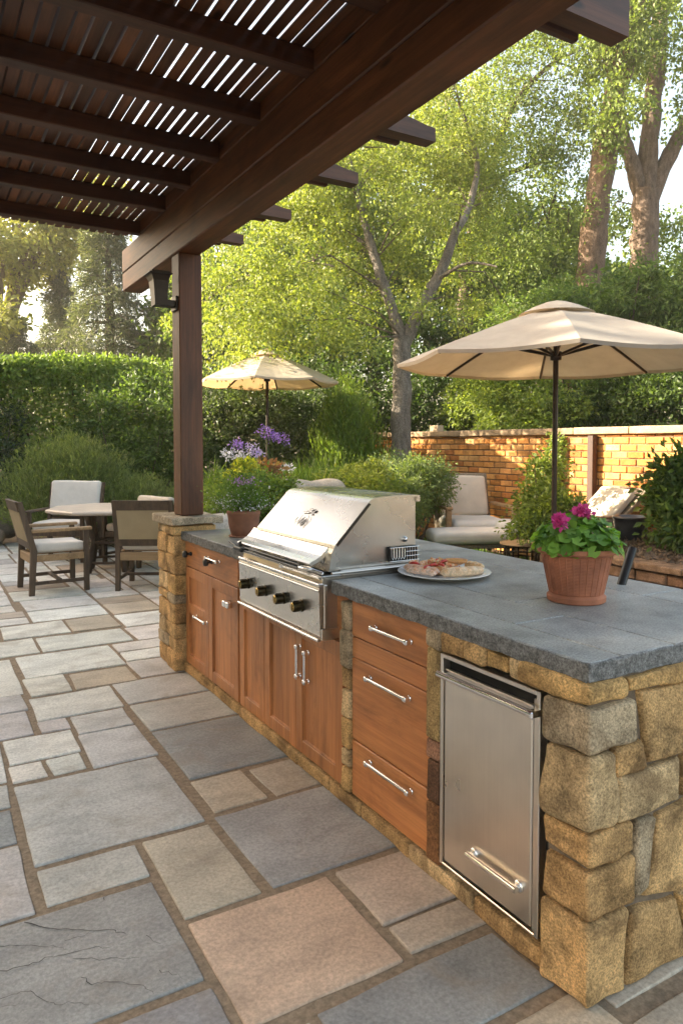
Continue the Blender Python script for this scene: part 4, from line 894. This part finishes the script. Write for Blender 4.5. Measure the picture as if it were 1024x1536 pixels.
# --- the sunlit forked tree in the middle
D1 = 11.3
A = lambda u, v, d=D1: at(u, v, d)
b0 = gnd(602, D1); t1 = thing('garden_tree', 'forked tree with glowing yellow-green leaves in the middle of the garden', 'tree', b0)
mb = MB(); fork = A(602, 505)
pathsL = [([b0 + np.array([0, 0, -.05]), A(601, 700), A(602, 600), fork], .185, .14), ([fork, A(578, 436), A(560, 380), A(546, 330), A(534, 290, 11.3), A(520, 220, 11.6), A(505, 150, 11.8)], .10, .025), ([fork + np.array([.05, 0, -.1]), A(636, 452), A(662, 405), A(684, 345), A(703, 312, 11.6), A(715, 240, 11.8), A(690, 160, 11.8)], .11, .03),
          ([A(578, 436), A(540, 410, 11.8), A(470, 395, 12), A(400, 400, 11.8)], .035, .01), ([A(566, 385), A(520, 350, 11.8), A(430, 330, 12.2)], .04, .012), ([A(655, 420), A(700, 395, 10.8), A(745, 400, 10.5)], .035, .012)]
limbs(mb, pathsL, (.19, .165, .135)); nodes = [p for q in pathsL[1:] for p in q[0]]
lobes = [lob(400, 440, 10.6, 1.05, .75), lob(360, 500, 10.3, .8, .45), lob(455, 370, 12, 1.15, 1.0), lob(460, 480, 10.6, .85, .5), lob(540, 430, 12.0, 1.0, .8), lob(620, 330, 10.9, .6, .5), lob(500, 240, 11, .8, .5), lob(640, 450, 10.9, .35, .3), lob(575, 300, 10.9, .45, .4), lob(520, 510, 10.4, .5, .35), lob(520, 290, 12.4, 1.2, 1.0), lob(640, 260, 12.6, 1.25, 1.0), lob(650, 390, 12.4, 1.0, .9), lob(700, 300, 12.8, 1.0, .9), lob(480, 280, 11.5, 1.0, .8), lob(590, 190, 12.2, 1.2, .8), lob(690, 210, 12, .9, .8), lob(350, 400, 11.3, .9, .9), lob(720, 470, 12.6, .7, .45), lob(330, 450, 12.0, .8, .8)]
P, N, CC = blob_points(lobes, 430, 165, .34, .3); twigs(mb, CC, nodes, 110, .011); mb.build('trunk', M['bark'], t1)
mb = MB(); mb.leaves(P, N, .058, .62, YG, .5, .5); mb.build('crown', M['leaf'], t1)

# --- tall open tree behind it, on the right
D2 = 15.5; A2 = lambda u, v, d=D2: at(u, v, d)
b0 = gnd(705, D2); t2 = thing('garden_tree', 'tall airy green tree with dark bending limbs between the forked tree and the big trunks', 'tree', b0); mb = MB()
pl_ = [([b0, A2(700, 560), A2(698, 420), A2(715, 330), A2(733, 262)], .2, .11), ([A2(733, 262), A2(748, 215), A2(768, 160), A2(800, 120), A2(832, 92)], .1, .04), ([A2(738, 270), A2(775, 255), A2(820, 241)], .07, .03), ([A2(715, 330), A2(680, 240), A2(670, 150), A2(680, 60)], .07, .03), ([A2(832, 92), A2(850, 40), A2(860, -20)], .04, .02), ([A2(820, 330), A2(850, 350), A2(868, 358)], .03, .02)]
limbs(mb, pl_, (.11, .085, .065)); nodes = [p for q in pl_ for p in q[0]]
lobes = [lob(720, 170, 15.5, 1.5, 1.1), lob(650, 240, 15, 1.5, 1.2), lob(790, 200, 15, 1.3, 1.1), lob(760, 90, 15.5, 1.2, .8), lob(850, 110, 15, 1.1, 1.0), lob(850, 220, 16, 1.0, 1.1), lob(800, 330, 15, 1.3, .9), lob(740, 380, 15.2, 1.3, 1.0), lob(800, 420, 15, 1.2, .7), lob(900, 40, 15, 1.0, .8), lob(820, 20, 15, 1.0, .8), lob(870, 330, 15.6, .7, .7)]
P, N, CC = blob_points(lobes, 340, 110, .42, .3); twigs(mb, CC, nodes, 90, .014, (.11, .085, .065)); mb.build('trunk', M['bark'], t2)
mb = MB(); mb.leaves(P, N, .078, .6, LG, .5, .5); mb.build('crown', M['leaf'], t2)

# --- two big trunks on the right
D3 = 14.5; A3 = lambda u, v, d=D3: at(u, v, d)
b0 = gnd(868, D3); t3 = thing('tall_tree', 'tall tree with a thick leaning brown trunk left of the forked grey one', 'tree', b0); mb = MB()
pl_ = [([b0, A3(872, 520), A3(884, 400), A3(900, 270), A3(925, 130), A3(948, 20), A3(965, -90)], .3, .2), ([A3(925, 130), A3(900, 60), A3(880, -40)], .1, .05)]
limbs(mb, pl_, (.17, .115, .08), 14); nodes = [p for q in pl_ for p in q[0]][3:]
lobes = [lob(905, 60, 14, .8, .9), lob(930, 160, 13.7, .55, .6), lob(960, 30, 13.8, .7, .8), lob(890, 150, 14.4, .5, .6), lob(915, 215, 14, .35, .5), lob(900, -60, 14, 1.2, .8)]
P, N, CC = blob_points(lobes, 150, 70, .34, .2); twigs(mb, CC, nodes, 40, .012); mb.build('trunk', M['bark'], t3); mb = MB(); mb.leaves(P, N, .09, .6, LG, .5, .6); mb.build('crown', M['leaf'], t3)
D4 = 16.0; A4 = lambda u, v, d=D4: at(u, v, d)
b0 = gnd(962, D4); t4 = thing('tall_tree', 'tall grey-barked tree whose trunk splits into three at the right edge', 'tree', b0); mb = MB(); fk = A4(968, 285)
pl_ = [([b0, A4(963, 480), A4(965, 380), fk], .31, .28), ([fk + np.array([0, 0, -.4]), A4(950, 255), A4(933, 200), A4(915, 110)], .2, .1), ([fk + np.array([0, 0, -.3]), A4(975, 190), A4(985, 90), A4(992, -30)], .22, .16), ([fk + np.array([.1, 0, -.3]), A4(998, 240), A4(1030, 185), A4(1060, 100)], .2, .13)]
limbs(mb, pl_, (.2, .145, .11), 14); nodes = [p for q in pl_ for p in q[0]][3:]
lobes = [lob(1000, 60, 15.5, 1.0, 1.0), lob(1010, 160, 15.5, .7, .8), lob(940, 90, 16.5, .8, .8), lob(1000, -40, 16, 1.4, .8), lob(930, 330, 17, .9, .7), lob(1015, 330, 17, .7, .5), lob(985, 380, 16.5, .9, .45)]
P, N, CC = blob_points(lobes, 170, 60, .4, .2); twigs(mb, CC, nodes, 40, .013); mb.build('trunk', M['bark'], t4); mb = MB(); mb.leaves(P, N, .1, .6, LG, .5, .6); mb.build('crown', M['leaf'], t4)

# --- clipped hedge on the left
hp0 = np.array([-4.5, 13.4]); h0 = thing('hedge', 'tall clipped dark green hedge along the left side of the garden', 'hedge', (1.0, 13.4, 0))
n = 84000; f = RNG.uniform(size=n) < .7; nzh = Noise(31, 3, 1.3)
X = RNG.uniform(-5, 4.6, n); front = np.where(f, 12.9, RNG.uniform(12.9, 14.3, n)); Z = np.where(f, RNG.uniform(.0, 3.0, n), 3.0)
dep = np.abs(RNG.normal(size=n)) * .26; P = np.stack([X, np.where(f, front + dep, front), np.where(f, Z, Z - dep)], 1)
bl = nzh(P)[:, None]; P[:, 1] -= np.where(f, bl[:, 0] * .17, 0); P[:, 2] += np.where(f, 0, bl[:, 0] * .07) ; P[:, 1] += np.where(P[:, 2] > 2.7, (P[:, 2] - 2.7) ** 2 * 2.5, 0) * f
N = np.where(f[:, None], np.array([[0, -1, .25]]), np.array([[0, -.2, 1.0]])); keep = RNG.uniform(size=n) < np.clip(.9 + 1.1 * Noise(8, 3, 2.2)(P), .15, 1)
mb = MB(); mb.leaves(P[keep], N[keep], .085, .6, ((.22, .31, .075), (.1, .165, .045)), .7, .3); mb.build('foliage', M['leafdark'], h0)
mb = MB()
for x in np.arange(-4.6, 4.6, .35): mb.tube([(x, 13.55, 0), (x + .08, 13.5, 1.4), (x + RNG.normal() * .2, 13.5, 2.7)], [.035, .025, .01], 6, False, (.08, .06, .045))
for x in np.arange(-4.6, 4.6, .1): z = RNG.uniform(.1, 2.7); mb.tube([(x, 13.5, z * .8), (x + RNG.normal() * .2, 13.05, z)], [.012, .005], 4, False, (.08, .06, .045))
mb.build('stems', M['bark'], h0)

# --- shrubs
plant('shrub', 'rounded dark shrub bulging out of the hedge left of the post', 'shrub', [lob(205, 640, 12.2, 1.0, .95), lob(150, 680, 12.0, .7, .6), lob(225, 700, 12.1, .8, .6)], 190, 85, .25, .07, ((.12, .19, .05), (.06, .1, .03)), mat='leafdark', stems=10)
plant('shrub', 'dark glossy shrub filling the space under the cream umbrella', 'shrub', [lob(350, 640, 12.3, 1.0, .8), lob(420, 660, 12.6, 1.0, .8), lob(330, 700, 12.0, .7, .6), lob(400, 610, 13, 1.0, .5), lob(300, 620, 12.8, .8, .8)], 330, 85, .25, .07, ((.11, .16, .06), (.055, .085, .035)), mat='leafdark', stems=12)
def blades(name, label, cat, c, r, h, n, size, tints, aspect=.07, group=None, mat='leaf', up=.9):
    c = np.asarray(c, float); t = thing(name, label, cat, c, 0, group); P = []; N = []
    for q in range(n // 14):
        a = RNG.normal(size=2) * .42; a /= max(1, np.linalg.norm(a)); top = c + np.array([a[0] * r, a[1] * r, h * math.sqrt(max(0, 1 - .8 * (a @ a))) * RNG.uniform(.7, 1.05)])
        b = c + np.array([a[0] * r * .4, a[1] * r * .4, 0]); k = RNG.uniform(.25, 1.0, 14)[:, None]; p = b + (top - b) * k + np.append(a * r * .25, 0) * k * k; P.append(p); d = (top - b) / np.linalg.norm(top - b); N.append(np.tile(d * up, (14, 1)) + RNG.normal(size=(14, 3)) * .35)
    mb = MB(); mb.leaves(np.concatenate(P), np.concatenate(N), size, aspect, tints, 1.0, 0, .3); mb.build('foliage', M[mat], t)
    mb = MB()
    for q in range(14): a = RNG.normal(size=2) * .4; mb.tube([c, c + np.array([a[0] * r * .5, a[1] * r * .5, h * .6])], [.012, .004], 5, False, BARK)
    mb.build('stems', M['bark'], t); return t
RO = ((.22, .27, .1), (.13, .18, .07))
blades('rosemary_bush', 'soft rounded rosemary bush behind the wide patio chair', 'bush', gnd(105, 10.8), 1.0, 1.62, 52000, .075, RO, .17)
blades('rosemary_bush', 'low rosemary mound at the right of the patio table', 'bush', gnd(208, 10.6), .62, 1.05, 22000, .07, RO, .17)
plant('shrub', 'dark bluish shrub at the left edge of the photo behind the teak armchair', 'shrub', [lob(-15, 720, 11.5, .7, .75), lob(-20, 640, 12, .7, .5)], 130, 85, .22, .06, ((.06, .09, .045), (.03, .05, .03)), mat='leafdark')
# thuja
q = gnd(521, 11.6); blades('conifer_bush', 'upright feathery green conifer bush beside the forked trunk', 'conifer', q, .62, 2.5, 34000, .12, ((.22, .3, .05), (.1, .17, .03)), .13, mat='leaf')
# low planting behind the grill
plant('shrub', 'bright lime-green leafy shrub right behind the grill hood', 'shrub', [lob(520, 728, 8.2, .34, .18), lob(560, 722, 8.6, .36, .2), lob(550, 735, 7.8, .2, .14)], 130, 60, .13, .05, ((.3, .34, .07), (.16, .22, .05)), stems=20)
plant('shrub', 'airy grey-green shrub round the base of the forked trunk', 'shrub', [lob(635, 722, 9.6, .36, .36), lob(615, 730, 9.4, .3, .3), lob(585, 715, 10.0, .36, .28), lob(600, 755, 9.0, .3, .3)], 230, 70, .16, .055, ((.2, .26, .1), (.11, .16, .06)), aspect=.35, stems=24)
blades('grass_mound', 'clump of bright green grass between the agapanthus and the conifer', 'grass', gnd(470, 9.6), .75, 1.12, 9000, .3, ((.16, .24, .04), (.1, .17, .03)), .035)
blades('grass_mound', 'low bright grass clump just right of the pergola post', 'grass', gnd(325, 8.4), .4, 1.1, 5000, .22, ((.2, .28, .05), (.1, .17, .03)), .05)
plant('shrub', 'yellow-leaved plant behind the flowering pot', 'shrub', [lob(366, 708, 7.0, .14, .1), lob(380, 722, 7.0, .16, .1), lob(352, 722, 7.1, .14, .1)], 36, 45, .06, .055, ((.5, .5, .06), (.24, .3, .05)), stems=14, aspect=.6)
plant('shrub', 'reddish-leaved plant right of the yellow plant', 'shrub', [lob(400, 712, 7.2, .12, .12)], 16, 40, .07, .06, ((.33, .14, .09), (.3, .24, .12)), stems=10, aspect=.6)
plant('shrub', 'speckled green plant between the pot and the grill hood', 'shrub', [lob(405, 745, 6.2, .24, .2), lob(330, 735, 6.4, .16, .14), lob(345, 750, 6.0, .16, .12)], 80, 55, .1, .045, ((.2, .28, .06), (.1, .16, .035)), stems=24)
# agapanthus and white flowers
def agap(label, heads, c, cols, cat='flower'):
    t = thing('flowering_plant', label, cat, c); m = MB(); P = np.asarray(c) + np.abs(RNG.normal(size=(900, 3))) * np.array([.22, .22, .0]) * RNG.choice([-1, 1], size=(900, 3)) + np.array([0, 0, 1]) * RNG.uniform(.1, .85, (900, 1))
    m.leaves(P, np.tile([[0, 0, .6]], (900, 1)) + RNG.normal(size=(900, 3)) * .5, .14, .15, ((.1, .15, .05), (.06, .1, .035)), 1, .2); m.build('foliage', M['leafdark'], t)
    for (u, v, d), r, col in heads:
        f = at(u, v, d); P = f + RNG.normal(size=(95, 3)) * r * np.array([.4, .4, .3]); m = MB(); m.leaves(P, (P - f) / r + np.array([0, 0, .1]), .034, .42, col, .9, 0); h = m.build('flower', M['petal'], t)
        m = MB(); b = np.array([c[0] + RNG.normal() * .05, c[1] + RNG.normal() * .05, c[2]]); m.tube([b, (b + f) / 2 + RNG.normal(size=3) * .03, f], [.01, .008, .006], 5, False, (.09, .14, .04)); m.build('stem', M['leaf'], h)
PU = ((.27, .13, .5), (.42, .28, .66)); LI = ((.45, .36, .7), (.72, .66, .82)); WH = ((.78, .78, .8), (.62, .62, .7))
agap('purple and white flowering stems standing left of the cream umbrella pole', [((357, 666, 7.4), .085, PU), ((379, 674, 7.3), .1, LI), ((345, 682, 7.2), .09, WH), ((364, 684, 7.2), .085, WH), ((388, 682, 7.4), .06, LI)], gnd(365, 7.4), None)
agap('deep purple flower heads in front of the cream umbrella pole', [((398, 647, 8.2), .1, PU), ((408, 654, 8.2), .09, PU), ((424, 657, 8.3), .1, PU)], gnd(418, 8.3), None)
agap('small white flowers low beside the purple flowers', [((430, 703, 7.6), .09, WH), ((322, 752, 6.4), .1, WH), ((330, 760, 6.3), .08, WH)], gnd(400, 7.2), None)
# foliage round the umbrella pole and wall
plant('climber', 'light green climbing shrub against the brick wall behind the umbrella pole', 'climber', [lob(815, 725, 7.9, .18, .32), lob(812, 760, 7.6, .2, .25), lob(825, 690, 8.4, .13, .3), lob(800, 795, 7.0, .2, .12), lob(830, 780, 7.2, .3, .25)], 150, 60, .13, .055, ((.2, .26, .05), (.1, .15, .035)), stems=16)
plant('shrub', 'leafy green bush at the right edge over the mulch bed', 'shrub', [lob(1018, 745, 6.9, .22, .28), lob(1025, 715, 6.9, .22, .2), lob(1035, 790, 6.7, .3, .22)], 130, 55, .16, .085, ((.13, .2, .05), (.06, .11, .03)), base=np.append(gnd(1015, 6.8)[:2], .5), stems=14)
# planting beyond the brick wall
plant('shrub', 'bright bushy shrub spilling over the wall coping under the large umbrella', 'shrub', [lob(790, 600, 11.9, .65, .6), lob(745, 585, 12.2, .5, .55), lob(840, 620, 11.2, .5, .35), lob(760, 630, 11.7, .4, .3), lob(700, 600, 13.2, .5, .6), lob(800, 645, 11.3, .4, .2)], 260, 80, .2, .075, ((.24, .3, .06), (.12, .18, .035)), stems=20)
plant('shrub', 'dense dark green shrub over the wall at the right edge', 'shrub', [lob(950, 590, 11.0, .8, .65), lob(1010, 610, 10.4, .8, .5), lob(890, 610, 11.2, .6, .4), lob(1040, 560, 10.6, .8, .6)], 280, 85, .22, .075, ((.09, .14, .035), (.045, .075, .02)), mat='leafdark', stems=20)
plant('tree', 'sumac-like tree with drooping fronds above the large umbrella', 'tree', [lob(930, 470, 12.5, 1.0, .55), lob(1000, 440, 12.2, 1.0, .5), lob(860, 470, 13, .9, .5), lob(1040, 490, 12, .9, .6), lob(800, 490, 14, .9, .6), lob(900, 530, 12.5, .9, .5), lob(985, 540, 12, .9, .5)], 330, 85, .3, .12, ((.13, .2, .045), (.07, .12, .03)), aspect=.3, droop=.5, stems=24, stem_r=.03, part='crown')
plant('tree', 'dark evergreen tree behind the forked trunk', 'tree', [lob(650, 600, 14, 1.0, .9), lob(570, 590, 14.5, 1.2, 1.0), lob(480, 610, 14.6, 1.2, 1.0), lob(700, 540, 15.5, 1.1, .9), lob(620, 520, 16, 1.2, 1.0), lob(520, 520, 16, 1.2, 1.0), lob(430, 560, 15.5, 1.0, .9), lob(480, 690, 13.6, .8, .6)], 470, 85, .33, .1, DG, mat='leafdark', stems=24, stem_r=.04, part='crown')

# --- conifers and wood beyond the hedge
def conifer(label, u, d, top, w, tints=CG, n=46, group='conifers beyond the hedge'):
    b = gnd(u, d); t = thing('conifer_tree', label, 'conifer', b, 0, group); H = top; mb = MB(); mb.tube([b, b + np.array([.05, 0, H * .5]), b + np.array([0, 0, H])], [.22, .14, .02], 10, False, (.1, .085, .07)); P = []; N = []; br = []
    for q in range(n):
        z = H * (.12 + .86 * (q / n) ** .9); L = w * (1 - (z / H) ** 1.3) * RNG.uniform(.75, 1.2) + .15; a = q * 2.4 + RNG.normal() * .3; d_ = np.array([math.cos(a), math.sin(a), 0]); k = np.linspace(.0, 1, 12)
        path = b + np.array([0, 0, z]) + d_ * (k[:, None] * L) + np.array([0, 0, 1]) * (k * .15 * L - k ** 2 * .42 * L)[:, None]; mb.tube(path, np.linspace(.04, .008, 12), 5, False, (.1, .085, .07))
        m = int(800 * (.4 + L / w)); s_ = RNG.uniform(.15, 1, m); i = (s_ * 11).astype(int); p = path[i] + np.cross(d_, [0, 0, 1.0]) * (RNG.normal(size=(m, 1)) * L * .3 * (1.1 - s_[:, None] * .6)) + np.array([0, 0, -1]) * np.abs(RNG.normal(size=(m, 1))) * .22 + RNG.normal(size=(m, 3)) * .06
        P.append(p); N.append(np.tile(d_ * .6 + np.array([0, 0, -.35]), (m, 1)) + RNG.normal(size=(m, 3)) * .3)
    mb.build('trunk', M['bark'], t); mb = MB(); mb.leaves(np.concatenate(P), np.concatenate(N), .16, .17, tints, 1, .15); mb.build('crown', M['leafdark'], t); return t
conifer('large grey-green conifer with drooping boughs left of the pergola beam end', 165, 19, 8.3, 2.3)
conifer('grey-green conifer half hidden by the pergola post', 255, 22, 7.0, 2.2)
conifer('low spreading conifer at the far left above the hedge', 25, 23, 6.0, 2.6, n=34)
conifer('slim conifer between the two bigger ones at the left', 95, 25, 8.0, 2.0)
def leafy(label, u, d, lobes, tints, n, size=.16, group='leafy trees beyond the garden', name='leafy_tree', mat='leaf', sh=.3, per=70, cr=.5):
    b = gnd(u, d); t = thing(name, label, 'tree', b, 0, group); L = [lob(*l) for l in lobes]; P, N, CC = blob_points(L, n, per, cr, sh); c = np.mean([l[0] for l in L], axis=0); mb = MB()
    pl_ = [([b, b * .6 + c * .4 + RNG.normal(size=3) * .1, c], .25, .1)] + [([b * .5 + c * .5, (c + q) / 2 + np.array([0, 0, .2]), q], .1, .03) for q, r in L[:6]]
    limbs(mb, pl_, BARK, 8); twigs(mb, CC, [p for q in pl_ for p in q[0]], 40, .02); mb.build('trunk', M['bark'], t); mb = MB(); mb.leaves(P, N, size, .6, tints, .5, .4); mb.build('crown', M[mat], t); return t
leafy('light leafy tree with sky glowing through it at the top left', -60, 24, [(20, 350, 24, 2.2, 1.3), (-30, 390, 23, 1.6, 1.4), (90, 350, 25, 1.6, .9), (60, 400, 25, 1.1, .5), (-40, 480, 22, 1.4, 1.0), (120, 300, 25, 2, 1.2)], ((.3, .32, .09), (.2, .22, .07)), 240, .2)
leafy('pale green tree behind the cream umbrella', 330, 19, [(350, 480, 18, 1.4, 1.2), (300, 500, 19, 1.4, 1.2), (400, 520, 17.5, 1.3, 1.0), (330, 400, 19, 1.5, 1.5), (420, 420, 18, 1.6, 1.6), (470, 520, 17.5, 1.3, 1.0)], MG, 330, .16)
leafy('broad green tree standing behind the forked tree', 560, 20, [(540, 420, 20, 2.2, 1.8), (480, 340, 20, 2.0, 1.8), (620, 440, 19.5, 2.0, 1.6), (680, 380, 20, 2.0, 1.6), (600, 300, 20, 2.2, 1.6), (720, 480, 19, 1.6, 1.4), (400, 330, 21, 2, 1.8), (450, 240, 21, 2, 1.6), (560, 180, 21, 2, 1.6)], MG, 560, .17)
leafy('mid-green tree filling the gap below the tall airy tree', 800, 20, [(770, 440, 19, 1.6, 1.3), (840, 430, 20, 1.6, 1.2), (800, 350, 20, 1.5, 1.0), (900, 440, 21, 1.4, 1.0), (740, 520, 18, 1.5, 1.3), (850, 510, 18, 1.5, 1.2)], MG, 380, .16)
leafy('deep green tree far behind the right trunks', 960, 24, [(950, 460, 24, 2.2, 1.3), (1020, 450, 24, 2, 1.3), (890, 480, 24, 2, 1.4)], MG, 240, .18)
# unseen trees added on the left, outside the frame, to shade the patio
lt = None
SHADE = [(-8.5 + .5 * math.sin(k * 2.1), 2.5 + 2.3 * k, k * 1.3) for k in range(9)]
for k, (x, y, r) in enumerate(SHADE):
    lab = 'unseen dense leafy tree added on the left to keep sun off the patio'
    if lt is None:
        lt = thing('added_shade_tree', lab, 'tree', (x, y, 0), r, 'added trees shading the patio from the left'); lt.scale = (1.45,) * 3; L = [((0, 0, 3.4), (2.1, 2.1, 2.2)), ((.9, .3, 2.0), (1.4, 1.6, 1.3)), ((-.8, -.6, 2.2), (1.4, 1.6, 1.4)), ((.2, 1.0, 1.6), (1.5, 1.3, 1.3)), ((0, -1.2, 1.7), (1.5, 1.3, 1.4))]
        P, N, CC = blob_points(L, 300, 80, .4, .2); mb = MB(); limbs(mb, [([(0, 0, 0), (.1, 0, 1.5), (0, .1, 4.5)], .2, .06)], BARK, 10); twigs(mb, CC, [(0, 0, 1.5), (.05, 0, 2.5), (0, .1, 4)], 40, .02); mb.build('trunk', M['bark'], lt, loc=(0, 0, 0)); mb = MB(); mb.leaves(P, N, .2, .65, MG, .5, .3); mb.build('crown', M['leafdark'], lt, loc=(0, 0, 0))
    else: dup(lt, (x, y, 0), r, lab, 1.8 if k == 5 else 1.4 + .1 * math.sin(k * 3.3))

# boulders
def boulder(label, c, s, seed, t=(.46, .4, .32)):
    m = MB(); m.rbox(c[0] - s[0], c[0] + s[0], c[1] - s[1], c[1] + s[1], c[2], c[2] + s[2], min(s) * .6, 8, min(s) * .16, 3.5, seed, t); o = m.build('boulder', M['coping'], None, loc=c); tag(o, label, 'boulder', 'garden boulders')
boulder('long pale boulder behind the grill hood and pot', gnd(455, 7.6), (.46, .24, 1.12), 3); boulder('pale boulder between the agapanthus and the long boulder', gnd(398, 8.2), (.24, .25, .98), 4)
boulder('flat pale stone beside the stone column', np.append(at(322, 776, 5.75)[:2], 0), (.16, .14, .93), 6, (.56, .52, .46))
boulder('rough grey boulder at the left edge under the armchair back', gnd(-2, 11.2), (.25, .25, .42), 8, (.25, .21, .17)); boulder('small boulder in front of the dark shrub at the left edge', gnd(-14, 10.6), (.2, .2, .26), 9, (.28, .23, .18))

# ------------------------------------------------------------------ light, sky, camera
hz, hnt, hp, ho = newmat('haze_air'); hnt.nodes.remove(hp); hv = hnt.nodes.new('ShaderNodeVolumePrincipled'); hv.inputs['Color'].default_value = (.95, .9, .8, 1); hv.inputs['Density'].default_value = .0015; hv.inputs['Anisotropy'].default_value = .3; hnt.links.new(hv.outputs[0], ho.inputs['Volume'])
mb = MB(); mb.box(-20, 40, -12, 45, -1.1, 16, .001); mb.build('haze', hz, kind='stuff')
SUN_EL, SUN_AZ = rad(24), math.atan2(-.80, .60)     # azimuth from +Y towards +X
w = bpy.data.worlds.new('World'); S.world = w; w.use_nodes = True; nt = w.node_tree; bg = nt.nodes['Background']; sk = nt.nodes.new('ShaderNodeTexSky'); sk.sky_type = 'NISHITA'; sk.sun_disc = False; sk.sun_elevation = SUN_EL; sk.sun_rotation = SUN_AZ; sk.air_density = 1.0; sk.dust_density = 4.0; sk.ozone_density = 1.0
wm = nt.nodes.new('ShaderNodeMix'); wm.data_type = 'RGBA'; wm.blend_type = 'MULTIPLY'; wm.inputs[0].default_value = 1.0; wm.inputs[7].default_value = (1.13, .965, .76, 1); nt.links.new(sk.outputs[0], wm.inputs[6]); nt.links.new(wm.outputs[2], bg.inputs[0]); bg.inputs[1].default_value = .15
sd_l = bpy.data.lights.new('sun', 'SUN'); sd_l.energy = 5.0; sd_l.angle = rad(.6); sd_l.color = (1, .86, .66); so = bpy.data.objects.new('sun', sd_l); COL.objects.link(so)
from mathutils import Vector, Matrix
dv = Vector((math.sin(SUN_AZ) * math.cos(SUN_EL), math.cos(SUN_AZ) * math.cos(SUN_EL), math.sin(SUN_EL))); so.rotation_euler = dv.to_track_quat('Z', 'Y').to_euler(); so.location = dv * 40
cd = bpy.data.cameras.new('camera'); co = bpy.data.objects.new('camera', cd); COL.objects.link(co); S.camera = co
co.matrix_world = Matrix(((CR[0], CU[0], -CF[0], 0), (CR[1], CU[1], -CF[1], 0), (CR[2], CU[2], -CF[2], HC), (0, 0, 0, 1)))
cd.sensor_width = 36; cd.sensor_fit = 'AUTO'; cd.lens = FPX / 1536 * 36; cd.shift_y = -(768 - PPY) / 1536; cd.clip_start = .05; cd.clip_end = 500
S.view_settings.view_transform = 'Standard'; S.view_settings.look = 'None'; S.view_settings.gamma = 1; S.view_settings.exposure = 2.38
S.cycles.max_bounces = 6; S.cycles.diffuse_bounces = 3; S.cycles.glossy_bounces = 4; S.cycles.transmission_bounces = 3; S.cycles.transparent_max_bounces = 4; S.cycles.caustics_reflective = False; S.cycles.caustics_refractive = False
